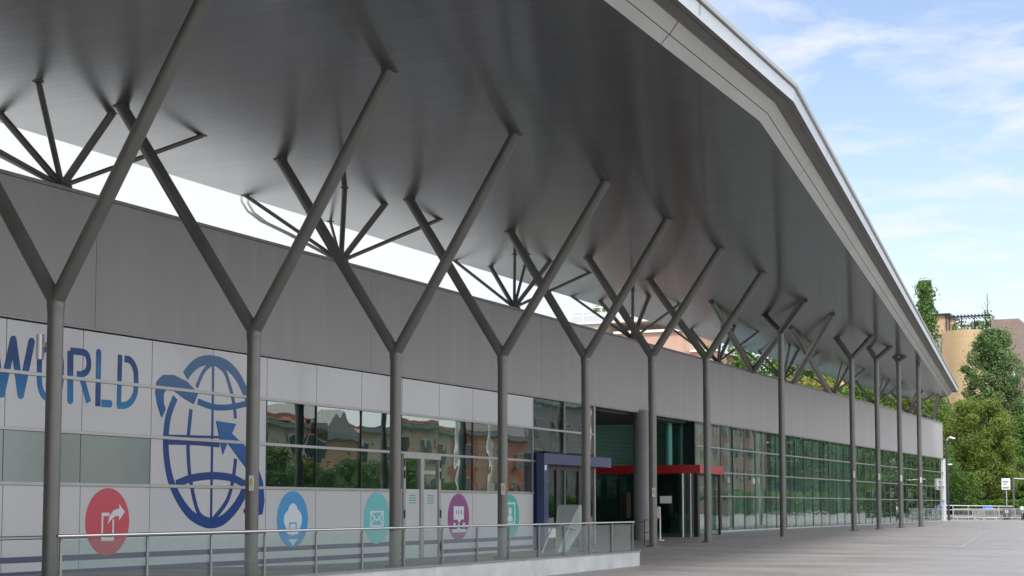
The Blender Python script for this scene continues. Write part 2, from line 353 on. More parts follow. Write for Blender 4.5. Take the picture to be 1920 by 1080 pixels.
# right-hand glazing
y = 78.4; k = 0
while y < YE-.5:
    y1 = min(y+2.2, YE-.1)
    if k != 99: pane(y+.02, y1-.02, -.1, 5.97, hall_glass, 'glazing_bay')
    MB().box(W-.10, W+.0, y-.03, y+.03, -.1, 5.97).build('mullion', mat('mullion_green_grey', (.10, .13, .12), .4), H_)
    y += 2.2; k += 1
MB().box(W-.15, W+.16, YE-.1, YE+.25, -.1, 6.0).build('corner_post', mat('white_post', (.62, .60, .62), .5), H_)
MB().box(W-.12, W+.08, 78.4, YE, -.2, .30).build('plinth', conc, H_)
# interior: floor, ceiling, back wall, columns
MB().box(-45, W-.15, -4, 63, -.5, -.30).box(-45, W-.15, 79, YE, -.1, .12).build('interior_floor', inter_floor, H_)
MB().box(-45, W-.5, -20, 64.3, 6.2, 6.4).box(-28.4, W-.5, 78.5, YE, 6.2, 6.4).build('ceiling', dark_m, H_)
MB().box(-45.2, -45, -20, YE, -.5, 8.9).box(-45, W-.5, YE-.3, YE-.05, -.5, 8.9).box(-45, W-.15, -4.2, -4, -.5, 8.9).build('rear_wall', dark_m, H_)
MB().box(-45, W-.5, -20, 64.3, 8.9, 9.1).box(-28.4, W-.5, 64.3, YE, 8.9, 9.1).box(-45, -42, 64.3, YE, 8.9, 9.1).build('flat_roof', conc, H_)
MB().box(-42, -28.4, 66, YE-1, 8.98, 9.0).build('added_rooflight_glass', glass('added_rooflight_glass', (.8, .9, .86), 1.3), H_)  # unseen rooflight, added to let sky light in onto the curtain
b = MB()
for i in range(29): b.box(-42, -28.4, 66+i*2.95, 66.1+i*2.95, 8.8, 8.97)
b.build('added_rooflight_bars', alu_m, H_)
MB().box(-27.5, -27.3, 15, 47, -.3, 6.1).build('inner_screen', dark_m, H_)
green_d = mat('green_curtain', (.30, .38, .34), .55, 0, c2=(.10, .15, .135), vs=.8, stretch=(1, .9, .1))
col_g = mat('green_steel', (.02, .07, .06), .4, .2); col_p = mat('pale_inner_column', (.30, .36, .34), .4)
for y in (42.9, 48.6, 60.9): MB().tube((W-.7, y, -.3), (W-.7, y, 6.2), .22).tube((W-.7, y, 4.0), (W-.7, y, 4.3), .36).build('inner_column', col_g, H_)
for y in (85.3, 89.7, 94.1, 98.5, 107.3, 116.1, 124.9, 133.7, 142.5): MB().box(W-.75, W-.35, y-.28, y+.28, .1, 6.2).build('inner_column', col_p, H_)
b = MB()      # pleated green curtain
yy = 96; pts = []
while yy < YE-1: pts.append((-33.5+.35*math.sin(yy*1.3)+.12*math.sin(yy*4.3), yy)); yy += .2
n = len(pts); b.add([(x, y, .12) for x, y in pts]+[(x, y, 8.0) for x, y in pts], [(i, i+1, n+i+1, n+i) for i in range(n-1)], True); b.build('curtain', green_d, H_)
rnd = random.Random(3)
for nm, c in (('red_panel', (.55, .04, .05)), ('orange_panel', (.6, .22, .08)), ('blue_panel', (.05, .12, .6))):
    b = MB()
    for _ in range(7): y = rnd.uniform(80, 148); z = rnd.uniform(2.6, 5.3); b.box(W-1.7, W-1.66, y, y+rnd.uniform(.5, 1.3), z, z+rnd.uniform(.12, .35))
    b.build(nm, mat(nm, c, .5), H_)
b = MB()
for i in range(18): y = 80+i*3.8; b.box(W-1.5, W-1.0, y, y+1.6, 1.0, 1.05).box(W-1.45, W-1.40, y+.1, y+.15, .12, 1.0).box(W-1.45, W-1.40, y+1.4, y+1.45, .12, 1.0)
b.build('display_table', mat('pale_table', (.5, .55, .53), .5), H_)
# recessed entrance
MB().box(-45, -27.0, 80.4, 80.5, .12, 8.85).build('partition', mat('dark_partition', (.06, .075, .075), .6), H_)
MB().box(-33, W-.5, 64.5, 78.3, 5.9, 6.0).box(-32.6, -32.4, 64.5, 78.3, 3.3, 5.9).build('recess_lining', dark_m, H_)
b = MB()
for z in [3.4+.22*i for i in range(11)]: b.box(-32.38, -32.2, 64.6, 78.2, z, z+.13)
b.build('recess_slats', slat_m, H_)
MB().box(-32.4, W-.1, 64.34, 64.40, -.3, 3.4).build('recess_glass', door_glass, H_)
MB().box(-32.4, W-.1, 78.42, 78.46, -.1, 5.9).build('recess_glass', facade_glass, H_)
MB().box(-32.44, -32.40, 64.6, 73.5, -.3, 3.3).build('recess_glass', facade_glass, H_)
b = MB()
for y in (66.2, 68.4, 70.2, 72.0, 73.4): b.box(-32.40, -32.3, y, y+.1, -.3, 3.3)
for z in (3.27,): b.box(-32.40, -32.3, 64.6, 73.5, z, z+.08)
b.box(-32.4, -32.3, 64.6, 78.2, 4.35, 4.40); b.box(W-.16, W-.02, 78.3, 78.5, -.1, 5.98)
b.build('recess_frame', black_m, H_)
MB().tube((-27.4, 77.6, 3.65), (-27.4, 77.6, 5.9), .2).build('inner_column', mat('teal_steel', (.05, .25, .2), .4), H_)
MB().tube((-29.2, 77.9, 5.2), (-29.1, 77.9, 5.0), .1).build('wall_spotlight', steel_light, H_)
# service door
D = lambda *a_: MB().box(*a_)
b = MB().box(W-.06, W+.07, 47.15, 49.87, 3.24, 3.40).box(W-.06, W+.07, 47.15, 47.30, -.32, 3.24).box(W-.06, W+.07, 49.72, 49.87, -.32, 3.24).box(W-.06, W+.07, 48.38, 48.62, -.32, 3.24).box(W-.05, W+.06, 47.30, 48.38, -.32, -.18).box(W-.05, W+.06, 48.62, 49.72, -.32, -.18).box(W-.05, W+.05, 48.62, 49.5, 2.72, 2.85)
b.build('door_frame', alu_m, H_)
for y0, y1 in ((47.30, 48.38), (48.62, 49.72)):
    d = MB().box(W-.02, W+.02, y0+.01, y1-.01, -.17, 2.19).build('door_panel', white_m, H_)
    MB().box(W-.01, W+.0, y0+.01, y1-.01, 2.20, 3.23).build('door_pane', facade_glass, d)
    t = MB()
    for i in range(4): t.box(W+.022, W+.026, y0+.32, y0+.8, 1.70+i*.085, 1.735+i*.085)
    t.build('door_lettering', mat('green_print', (.10, .35, .25), .6), d)
    MB().box(W+.022, W+.026, y0+.01, y1-.01, .28, .42).build('door_stripe', navy_m, d)
for y in (47.2, 49.83):
    for z in (.05, 1.2, 2.55, 2.95): MB().box(W+.07, W+.10, y-.035, y+.035, z, z+.28).build('hinge', black_m, H_)


# ---- the writing and the globe (print on the film: its own colour gradient runs with height)
def grad_mat(name, stops, z0, z1):
    m = bpy.data.materials.new(name); m.use_nodes = True; t = m.node_tree; bs = t.nodes['Principled BSDF']; bs.inputs['Roughness'].default_value = .35; bs.inputs['Specular IOR Level'].default_value = .25
    tcn = N(t, 'ShaderNodeTexCoord'); sx = N(t, 'ShaderNodeSeparateXYZ'); Lk(t, tcn.outputs['Object'], sx.inputs[0])
    r = N(t, 'ShaderNodeMapRange'); r.inputs['From Min'].default_value = z0; r.inputs['From Max'].default_value = z1; Lk(t, sx.outputs[2], r.inputs[0])
    cr = N(t, 'ShaderNodeValToRGB'); cr.color_ramp.elements[0].position = stops[0][0]; cr.color_ramp.elements[0].color = (*stops[0][1], 1)
    cr.color_ramp.elements[1].position = stops[-1][0]; cr.color_ramp.elements[1].color = (*stops[-1][1], 1)
    for p_, c_ in stops[1:-1]: e_ = cr.color_ramp.elements.new(p_); e_.color = (*c_, 1)
    Lk(t, r.outputs[0], cr.inputs[0]); Lk(t, cr.outputs[0], bs.inputs['Base Color']); return m
let_m = grad_mat('letter_print', [(0, (.012, .17, .38)), (.4, (.008, .11, .32)), (.62, (.004, .045, .17)), (1, (.005, .06, .22))], 4.15, 5.55)
let_m2 = grad_mat('letter_print_pale_top', [(0, (.004, .045, .18)), (.35, (.006, .07, .24)), (.6, (.025, .18, .37)), (1, (.006, .07, .24))], 4.15, 5.55)
glo_m = grad_mat('globe_print', [(0, (.001, .042, .21)), (.5, (.001, .038, .18)), (.70, (.010, .095, .28)), (.85, (.06, .14, .29)), (1, (.065, .15, .30))], 1.0, 5.7)
arr_m = grad_mat('arrow_print', [(0, (.001, .042, .21)), (.55, (.002, .06, .26)), (1, (.012, .12, .33))], 1.0, 4.0)
LW = .21
x0, x1 = W+.0005, W+.008
b = MB().ribbon([(27.81, 5.42), (28.09, 4.21)], LW, x0, x1, sub=1).ribbon([(28.09, 4.21), (28.43, 5.48)], LW, x0, x1+.001, sub=1).ribbon([(28.43, 5.48), (28.72, 4.22)], LW, x0, x1+.002, sub=1).ribbon([(28.72, 4.22), (29.04, 5.49)], LW, x0, x1+.003, sub=1)
for p_ in ((27.81, 5.42), (28.09, 4.21), (28.43, 5.48), (28.72, 4.22), (29.04, 5.49)): b.disc(*p_, LW/2, x0, x1+.005, 16)
b.build('letter_w', let_m, H_)
b = MB().ribbon([(29.33, 4.83), (29.34, 5.18), (29.5, 5.38), (29.72, 5.43), (29.95, 5.36), (30.08, 5.15), (30.1, 4.83), (30.08, 4.5), (29.95, 4.27), (29.72, 4.19), (29.5, 4.25), (29.36, 4.48), (29.33, 4.83)], .17, x0, x1); b.build('letter_o', let_m, H_)
b = MB().ribbon([(30.44, 4.22), (30.41, 5.40)], LW, x0, x1, sub=1).ribbon([(30.41, 5.40), (30.81, 5.41), (31.02, 5.36), (31.10, 5.15), (31.04, 4.96), (30.85, 4.86), (30.66, 4.84)], .17, x0, x1+.001).ribbon([(30.80, 4.85), (30.95, 4.56), (31.12, 4.18)], .18, x0, x1+.002)
b.disc(30.44, 4.2, LW/2, x0, x1+.003, 16); b.build('letter_r', let_m, H_)
b = MB().ribbon([(31.46, 5.45), (31.47, 4.10)], .19, x0, x1, sub=1).disc(31.46, 5.45, .095, x0, x1+.001, 16); b.build('letter_l', let_m2, H_)
MB().ribbon([(31.60, 4.185), (31.93, 4.19)], .19, x0, x1, sub=1).disc(31.93, 4.19, .095, x0, x1+.001, 16).build('letter_l_foot', let_m, H_)
b = MB().ribbon([(32.29, 5.47), (32.28, 4.15)], .17, x0, x1, sub=1).ribbon([(32.47, 5.38), (32.70, 5.36), (32.90, 5.16), (32.95, 4.87), (32.92, 4.52), (32.76, 4.30), (32.54, 4.19), (32.22, 4.17)], .18, x0, x1+.001); b.build('letter_d', let_m, H_)
b = MB()
b.ribbon([(35.04, 5.13), (35.33, 5.39), (35.75, 5.59), (36.3, 5.66), (36.94, 5.58), (37.47, 5.30), (37.9, 4.84), (38.1, 4.5)], .28, x0, x1)
b.ribbon([(34.61, 4.52), (34.33, 4.01), (34.23, 3.43), (34.28, 2.87), (34.47, 2.3), (34.83, 1.81), (35.31, 1.41), (35.8, 1.21), (36.29, 1.13), (36.85, 1.22), (37.42, 1.55), (37.87, 2.01), (38.2, 2.59)], .27, x0, x1+.001, taper=(.8, 1.15))
b.ribbon([(36.31, 5.6), (35.88, 5.34), (35.55, 4.86)], .12, x0, x1+.002)
b.ribbon([(35.31, 4.24), (35.21, 3.47), (35.23, 2.89), (35.36, 2.24), (35.73, 1.41), (36.29, 1.2)], .14, x0, x1+.003)
b.ribbon([(36.31, 5.6), (36.82, 5.41), (37.11, 4.98), (37.3, 4.54), (37.4, 4.09)], .13, x0, x1+.004)
b.ribbon([(37.43, 2.95), (37.31, 2.34), (37.03, 1.74), (36.35, 1.2)], .14, x0, x1+.005)
b.ribbon([(36.30, 5.55), (36.30, 1.2)], .09, x0, x1+.006, sub=1)
b.ribbon([(35.62, 4.47), (36.34, 4.36), (37.1, 4.40), (37.95, 4.55)], .17, x0, x1+.007)
b.ribbon([(34.21, 3.47), (35.38, 3.50), (36.65, 3.53)], .07, x0, x1+.008).ribbon([(34.24, 3.30), (35.38, 3.33), (36.64, 3.31)], .13, x0, x1+.009)
b.ribbon([(34.71, 2.2), (35.41, 2.37), (36.39, 2.45), (37.27, 2.40), (37.87, 2.24)], .21, x0, x1+.010)
b.poly([(34.03, 3.95), (33.85, 4.26), (33.75, 4.61), (33.81, 4.9), (34.07, 5.09), (34.51, 5.12), (35.1, 4.99), (35.61, 4.69), (35.42, 4.39), (35.0, 4.51), (34.52, 4.70), (34.20, 4.70), (34.10, 4.59), (34.1, 4.35), (34.19, 4.18)], x1+.011, x0)
b.build('globe_emblem', glo_m, H_)
MB().poly([(36.47, 3.98), (37.42, 3.94), (37.22, 3.66), (37.98, 3.27), (38.53, 2.75), (38.81, 2.29), (38.89, 1.75), (38.79, 1.37), (38.52, 1.34), (38.55, 1.75), (38.4, 2.21), (37.99, 2.66), (37.02, 3.39), (36.80, 3.05)], x1+.014, x0).poly([(37.84, 1.48), (38.01, 1.63), (38.49, 1.45), (38.46, 1.36), (37.89, 1.40)], x1+.015, x0).build('orbit_arrow', arr_m, H_)
# round pictograms
print_w = mat('pictogram_white', (.60, .66, .68), .4)
def icon(y, name, c, draw, fg=print_w, z=1.215, r=.845):
    o = MB().disc(y, z, r, W+.0075, W+.0005).build(name, mat(name, c, .35, 0, var=.05, vs=.8), H_)
    fgb = MB(); draw(fgb); fgb.build('pictogram', fg, o)
X0, X1 = W+.008, W+.012
def d_share(b): 
    b.box(X0, X1, 31.69, 31.75, .73, 1.44).box(X0, X1, 31.75, 31.98, 1.36, 1.44).box(X0, X1, 32.11, 32.17, .73, 1.27).box(X0, X1, 31.75, 32.11, .73, .82)
    b.poly([(31.92, 1.16), (32.0, 1.37), (32.14, 1.5), (32.37, 1.55), (32.36, 1.66), (32.58, 1.46), (32.36, 1.24), (32.36, 1.36), (32.2, 1.35), (32.06, 1.27)], X1+.002, X0)
icon(31.93, 'share_sign', (.52, .055, .085), d_share)
cloud_blue = mat('cloud_sign', (.035, .27, .56), .35)
def d_cloud(b):
    for y, z, r in ((40.42, 1.42, .27), (40.2, 1.2, .27), (40.62, 1.2, .3), (40.4, 1.05, .32), (40.25, .95, .2), (40.6, .97, .22)): b.disc(y, z, r, X1+.0002*b.__dict__.setdefault('n', 0), X0, 24); b.n += 1
    b.poly([(40.18, .62), (40.70, .62), (40.44, .42)], X1+.002, X0)
icon(40.42, 'cloud_sign', (.035, .27, .56), d_cloud)
o = MB().box(X1+.003, X1+.005, 40.22, 40.27, .88, 1.12).box(X1+.003, X1+.005, 40.57, 40.62, .88, 1.12).box(X1+.003, X1+.005, 40.27, 40.57, 1.08, 1.12).box(X1+.003, X1+.005, 40.27, 40.57, .88, .92).build('pictogram', cloud_blue, H_)
def d_env(b):
    y0, y1, z0, z1 = 45.02, 45.9, .93, 1.45
    b.box(X0, X1, y0, y1, z1-.05, z1).box(X0, X1, y0, y1, z0, z0+.05).box(X0, X1, y0, y0+.06, z0+.05, z1-.05).box(X0, X1, y1-.06, y1, z0+.05, z1-.05)
    b.ribbon([(y0+.05, z1-.06), (45.46, 1.13), (y1-.05, z1-.06)], .06, X0, X1+.001, sub=1).ribbon([(y0+.05, z0+.06), (45.3, 1.2)], .05, X0, X1+.002, sub=1).ribbon([(y1-.05, z0+.06), (45.62, 1.2)], .05, X0, X1+.002, sub=1)
icon(45.46, 'mail_sign', (.13, .46, .47), d_env)
def d_sp(b):
    b.poly([(50.98, 1.6), (51.79, 1.6), (51.79, 1.12), (51.55, 1.12), (51.40, .97), (51.3, 1.12), (50.98, 1.12)], X1, X0)
    b.disc(51.05, .92, .1, X1, X0, 16).disc(51.38, .86, .11, X1, X0, 16).disc(51.8, .92, .1, X1, X0, 16).box(X0, X1+.001, 50.86, 51.96, .66, .78)
icon(51.38, 'chat_sign', (.24, .05, .20), d_sp)
MB().box(X1+.002, X1+.004, 51.16, 51.22, 1.32, 1.46).box(X1+.002, X1+.004, 51.36, 51.42, 1.32, 1.46).box(X1+.002, X1+.004, 51.56, 51.62, 1.32, 1.46).build('pictogram', MT['chat_sign'], H_)
def d_bad(b):
    b.box(X0, X1, 55.3, 55.38, .9, 1.75).box(X0, X1, 56.15, 56.23, .9, 1.75).box(X0, X1, 55.38, 56.15, 1.68, 1.75).box(X0, X1, 55.38, 56.15, .9, .97)
    b.disc(55.77, 1.42, .15, X1, X0, 18).poly([(55.5, 1.02), (56.02, 1.02), (55.95, 1.22), (55.77, 1.27), (55.58, 1.22)], X1, X0)
icon(55.77, 'badge_sign', (.04, .40, .32), d_bad)
local(hall)

# ---------------------------------------------------------------- canopy roof
HS = 11.2
path = [(-10.87, -30), (-10.87, 37.8), (-24.1, 141.6), (-28.2, 142.6)]
def offset(path, d):
    P = [Vector(p) for p in path]; out = []
    ns = []
    for a_, c_ in zip(P, P[1:]): t = (c_-a_).normalized(); ns.append(Vector((t.y, -t.x)))   # outward = +X side
    for i, p in enumerate(P):
        if i == 0: m_ = ns[0]; k_ = 1
        elif i == len(P)-1: m_ = ns[-1]; k_ = 1
        else: m_ = (ns[i-1]+ns[i]).normalized(); k_ = 1/max(.35, m_.dot(ns[i]))
        out.append(p+m_*d*k_)
    return out
roof = empty('canopy_roof', (-20, 60, HS), 'huge flat metal canopy whose long edge bends in above the plaza', 'canopy')
def band(name, m, prof):
    b = MB(); cols_ = [[(*offset(path, d)[i], HS+h) for i in range(len(path))] for d, h in prof]
    for A_, B_ in zip(cols_, cols_[1:]):
        n = len(A_); b.add(A_+B_, [(i, i+1, n+i+1, n+i) for i in range(n-1)])
    return b.build(name, m, roof)
b = MB(); ip = [(-28.2, -30)]; allp = [(*p, HS) for p in path]+[(-28.2, -30, HS)]
b.add(allp, [tuple(range(len(allp)))]); b.build('soffit', soffit_m, roof)
band('lower_edge_band', band_m, [(0, 0), (.0, -.03), (.18, .15)])
band('edge_joint', gap_m, [(.18, .15), (.20, .175)])
band('upper_edge_band', band_m, [(.20, .175), (.20, .16), (.38, .40)])
band('edge_recess', recess_m, [(.38, .40), (.40, .46), (.62, .46), (.62, .42), (.66, .42), (.66, .46), (.84, .46)])
band('edge_rim', edge_m, [(.84, .46), (.84, .40), (.86, .72)])
band('rim_joint', gap_m, [(.86, .72), (.84, .74)])
band('rim_cap', band_m, [(.84, .74), (.93, .74), (.95, .82), (.2, .95)])
topp = [(*p, HS+.95) for p in offset(path, .2)]+[(-28.2, -30, HS+.95)]
b = MB(); b.add(topp, [tuple(reversed(range(len(topp))))])
b.add([(-28.2, -30, HS), (-28.2, 142.6, HS), (-28.2, 142.6, HS+.95), (-28.2, -30, HS+.95)], [(0, 1, 2, 3)]); b.build('roof_top', band_m, roof)
b = MB()     # joints across the edge bands
for (p, q), ys_ in (((path[0], path[1]), [2, 9, 16, 23, 30.5]), ((path[1], path[2]), [t/15 for t in range(1, 15)])):
    for t in ys_:
        if q[1] < 50: P_ = Vector((-10.87, t)); nr = Vector((1, 0)); tg = Vector((0, 1))
        else: tg = (Vector(q)-Vector(p)); P_ = Vector(p)+tg*t; tg.normalize(); nr = Vector((tg.y, -tg.x))
        for (d0, h0), (d1, h1) in (((.0, -.035), (.18, .145)), ((.2, .155), (.38, .395)), ((.863, .46), (.863, .72))):
            A_ = P_+nr*(d0+.004); B_ = P_+nr*(d1+.004)
            b.add([(*(A_-tg*.012), HS+h0-.002), (*(A_+tg*.012), HS+h0-.002), (*(B_+tg*.012), HS+h1-.002), (*(B_-tg*.012), HS+h1-.002)], [(0, 1, 2, 3)])
b.build('edge_joints', gap_m, roof)
local(roof)

# ---------------------------------------------------------------- forked columns
XC = -20.5
def yk(k): return 23.36+6.585*k
APZ = {0: 5.55, 1: 5.64, 2: 5.72, 3: 6.22, 4: 6.72, 5: 7.33, 6: 7.82, 10: 10.02, 11: 10.55, 12: 10.98}
LX = [24.4, 24.4, 24.2, 23.75, 23.35, 23.1, 23.0, 22.8, 22.1, 22.2, 21.35, 20.95, 20.75]
RX = [17.0, 17.0, 17.0, 17.1, 17.5, 17.75, 18.05, 18.7, 18.8, 19.0, 19.3, 19.6, 20.1]
CL = {-1: 'forked steel column just outside the left edge, only its tree arm in the picture',
 0: 'leftmost grey forked steel column, crossing the word on the wall, small lamp on its shaft',
 1: 'grey forked steel column in front of the right side of the blue globe emblem',
 2: 'grey forked steel column just left of the white double service door',
 3: 'grey forked steel column between the purple round sign and the blue entrance portal',
 4: 'grey forked steel column in front of the blue entrance portal lintel',
 5: 'grey forked steel column beside the thick round pillar in the dark entrance',
 6: 'grey forked steel column at the front corner of the red entrance canopy',
 10: 'far forked steel column, first to the right of the tall column without neighbours',
 11: 'far steel column with short fork, third from the right-hand end of the row',
 12: 'far steel column with a tiny stub fork, second from the right-hand end of the row',
 13: 'rightmost and farthest steel column, straight up to the canopy edge'}
GC = 'forked steel columns carrying the canopy'
def plate(b, x, y, ux):     # oblique end plate where an arm meets the soffit
    b.add([(x-.15, y-.13, HS-.03), (x+.15, y-.13, HS-.03), (x+.15, y+.13, HS-.03), (x-.15, y+.13, HS-.03), (x-.15, y-.13, HS+.01), (x+.15, y-.13, HS+.01), (x+.15, y+.13, HS+.01), (x-.15, y+.13, HS+.01)],
          [(0, 3, 2, 1), (0, 1, 5, 4), (1, 2, 6, 5), (2, 3, 7, 6), (3, 0, 4, 7)])
notes = {1: (1.95, XC), 3: (1.95, XC), 5: (1.95, XC), 10: (3.2, XC), 11: (3.2, XC), 12: (3.2, XC), 13: (3.2, XC)}
for k in (-1, 0, 1, 2, 3, 4, 5, 6, 10, 11, 12, 13):
    y = yk(k); g0 = gz(XC, y)
    t = empty('forked_column', (XC, y, g0), CL[k], 'column', GC)
    top = 5.5 if k == -1 else (HS if k == 13 else APZ[k])
    b = MB().tube((XC, y, g0-.05), (XC, y, top-.02), .152, n=24); 
    if k < 10: b.tube((XC, y, top-.30), (XC, y, top-.26), .160, n=24)
    b.build('post', steel, t)
    bp = MB().tube((XC, y, g0-.02), (XC, y, g0+.03), .27, n=24)
    for q in range(6): bp.tube((XC+.22*math.cos(q*1.047), y+.22*math.sin(q*1.047), g0+.03), (XC+.22*math.cos(q*1.047), y+.22*math.sin(q*1.047), g0+.06), .02, n=6)
    bp.build('base_plate', steel, t)
    if k != 13:
        kk = max(k, 0)
        for xt in (-LX[kk], -RX[kk]):
            p = Vector((XC, y, top-.08)); q = Vector((xt, y, HS)); d = (q-p).normalized()
            b = MB().tube(p+d*-.02, q+d*.02, .147, .147, n=24); plate(b, xt, y, 0); b.build('arm', steel, t)
        MB().lathe((XC, y, top-.30), [(.152, 0), (.17, .12), (.165, .26), (.10, .36)], 20).build('fork_node', steel, t)
    if k in notes:
        z = notes[k][0]; s_ = 1 if k < 10 else 1.1
        n_ = MB().box(XC+.03, XC+.15, y-.168, y-.160, z, z+.34*s_).build('notice', paper, t)
        if k < 10: MB().box(XC+.05, XC+.13, y-.172, y-.169, z+.12, z+.27).build('notice_print', yellow, n_)
    if k == 0:
        s_ = MB().tube((XC-.27, y-.1, 4.38), (XC-.27, y-.1, 4.85), .075).box(XC-.2, XC-.1, y-.13, y-.07, 4.6, 4.7); s_.build('column_lamp', steel_light, t)
    local(t)
# tall column standing alone in the gap of the row
yc = 74.4
t = empty('forked_column', (XC, yc, gz(XC, yc)), 'tall grey steel column standing alone midway along the green glazing, forking high up', 'column', GC)
MB().tube((XC, yc, .1), (XC, yc, 10.05), .152, n=24).build('post', steel, t)
for q in ((-22.08, 77.14, HS), (-18.7, 72.0, HS)):
    p = Vector((XC, yc, 10.0)); b = MB().tube(p, q, .147, n=24); plate(b, q[0], q[1], 0); b.build('arm', steel, t)
local(t)
# forks that stand on the parapet
def fork(name, foot, tops, label):
    t = empty(name, foot, label, 'strut', 'raking strut pairs standing on the parapet')
    MB().lathe((foot[0], foot[1], foot[2]-.06), [(.22, 0), (.22, .08), (.12, .2)], 16).build('foot', steel, t)
    for q in tops:
        b = MB().tube(foot, q, .19, .14, n=20); plate(b, q[0], q[1], 0); b.build('arm', steel, t)
    local(t)
fork('parapet_fork', (-26.35, 89.4, 9.44), [(-22.8, 70.84, HS), (-18.68, 72.1, HS)], 'pair of raking struts on the parapet just left of the tall lone column')
fork('parapet_fork', (-26.35, 98.3, 9.44), [(-18.8, 77.9, HS)], 'raking strut rising from the parapet just right of the tall lone column')
fork('parapet_fork', (-26.35, 107.9, 9.44), [(-22.2, 82.6, HS)], 'raking strut on the parapet leaning left, just before the far forked columns')
# strut fans
FN = ['leftmost strut fan on the parapet, near the top left corner', 'second strut fan from the left, crossed by the column of the globe emblem', 'strut fan on the parapet above the purple round sign',
      'strut fan on the parapet above the dark entrance and its round pillar', 'strut fan on the parapet above the red entrance canopy, leafy tree behind it', 'strut fan on the parapet just right of the tall lone column',
      'strut fan on the parapet left of the first far forked column', 'strut fan on the parapet between the far forked columns', 'small strut fan on the parapet near the last far columns', 'last strut fan at the far end of the parapet under the canopy tip']
for i in range(-1, 10):
    yb = 30.15+13.17*i; zb = 9.43; xb = -26.35
    if i == 9: yb = 146.5
    t = empty('strut_fan', (xb, yb, zb), FN[i] if i >= 0 else 'strut fan on the parapet beyond the left edge, its shadow side on the soffit', 'strut fan', 'strut fans standing on the parapet')
    MB().lathe((xb, yb, zb-.02), [(.25, 0), (.25, .06), (.14, .12)], 14).build('foot', steel, t)
    tops = [(-28.05, yb-3.3), (-27.5, yb-1.2), (-24.8, yb-4.0), (-24.8, yb-1.9), (-24.45, yb+1.4)]
    rr = [.06, .09, .075, .10, .06]
    if i == 0: tops = [(-28.1, yb-4.2), (-27.5, yb-1.0), (-24.66, yb-2.8), (-25.05, yb+.25), (-24.45, yb+3.1)]
    if i == 1: tops = [(-28.0, yb-3.0), (-24.6, yb-2.7), (-28.0, yb+2.0), (-24.8, yb+.1), (-24.45, yb+3.2)]; rr = [.06, .085, .05, .10, .065]
    if i == 2: tops = [(-28.1, yb-1.8), (-27.5, yb+.2), (-25.3, yb-2.2), (-24.85, yb-2.0), (-24.75, yb-.1), (-24.5, yb+3.4)]; rr = [.06, .09, .06, .06, .09, .06]
    if i == 9: tops = [(-27.6, 140.8), (-24.3, 138.0), (-24.6, 141.2)]; rr = [.08, .1, .12]
    b = MB()
    for (x, y), r in zip(tops, rr):
        bb = MB().tube((xb, yb, zb+.03), (x, y, HS), r, n=14)
        bb.box(x-.09, x+.09, y-.09, y+.09, HS-.02, HS+.01); bb.build('strut', steel, t)
    if i in (0, 1):
        for dy in (0, .35):
            MB().path([(xb-.1, yb+dy*.3, zb+.03), (-27.6, yb-1.3+dy, HS-.95), (-28.2, yb-1.85+dy, HS-.6), (-28.5, yb-2.15+dy, HS-.3), (-28.62, yb-2.3+dy, HS), (-28.65, yb-2.3+dy, HS+.5)], .04, 8).build('rear_brace', steel_light, t)  # paler than the other struts: light from the sky put into the colour
    local(t)

# ---------------------------------------------------------------- entrances
t = MB().lathe((-26.1, 70.6, gz(W, 71)-.05), [(.54, 0), (.54, 6.14)], 48).build('round_pillar', pillar_m, None)
tag(t, 'thick round grey pillar standing in the mouth of the dark recessed entrance', 'pillar')
XB = W+.42
t = empty('blue_entrance_portal', (W, 58.3, -.2), 'navy blue portal frame around glass doors beside the recessed entrance', 'entrance portal')
MB().box(W-.1, XB, 58.13, 58.55, -.4, 3.74).build('portal_leg', blue_m, t, bevel=.01)
MB().box(W-.1, XB, 58.552, 65.45, 3.30, 3.735).build('portal_lintel', blue_m, t, bevel=.01)
b = MB().box(W-.05, W+.05, 60.2, 60.55, -.3, 3.3).box(W-.05, W+.05, 62.6, 62.85, -.3, 3.3).box(W-.04, W+.04, 58.6, 64.4, 3.1, 3.29); b.build('door_frame', black_m, t)
for y0, y1 in ((58.6, 60.18), (60.57, 62.58), (62.87, 64.3)): MB().box(W-.02, W-.01, y0, y1, -.3, 3.1).build('glass_door', door_glass, t)
MB().box(XB+.001, XB+.004, 58.16, 58.34, 3.05, 3.25).build('door_number', paper, t)
MB().box(W+.0, W+.02, 58.6, 60.18, .32, .7).build('door_notice', paper, t)
local(t)
rd = mat('red_banner', (.55, .08, .04), .5); tanp = mat('tan_panel', (.35, .27, .17), .6)
b = MB().poly([(58.7, 3.2), (60.4, 3.2), (59.3, 1.5), (58.7, 1.3)], W-.6, W-.64); tag(b.build('hanging_banner', rd), 'red tapering banner hanging just inside the blue entrance portal', 'banner')
o = empty('exhibition_stand', (W-2.5, 62, -.3), 'tan and grey exhibition stand panels seen inside the blue portal doors', 'exhibition stand')
MB().box(W-2.6, W-2.5, 59.5, 62, -.3, 2.9).build('stand_panel', tanp, o); MB().box(W-2.2, W-2.1, 62.3, 63.8, -.3, 2.3).build('stand_panel', mat('blue_grey_panel', (.12, .2, .28), .5), o)
MB().box(W-2.4, W-1.8, 60, 61.6, -.3, .9).build('counter', print_w, o); local(o)
t = empty('red_entrance_canopy', (-24.4, 75.6, 0), 'red boxed canopy with glass vestibule projecting from the recessed entrance', 'entrance canopy')
MB().box(-31.0, -24.4, 73.7, 77.5, 3.20, 3.62).build('canopy_box', red_m, t, bevel=.01)
MB().box(-30.6, -24.75, 73.80, 73.83, .1, 3.2).build('vestibule_glass', facade_glass, t)
MB().box(-24.62, -24.6, 74.2, 77.3, .1, 3.2).build('vestibule_glass', facade_glass, t)
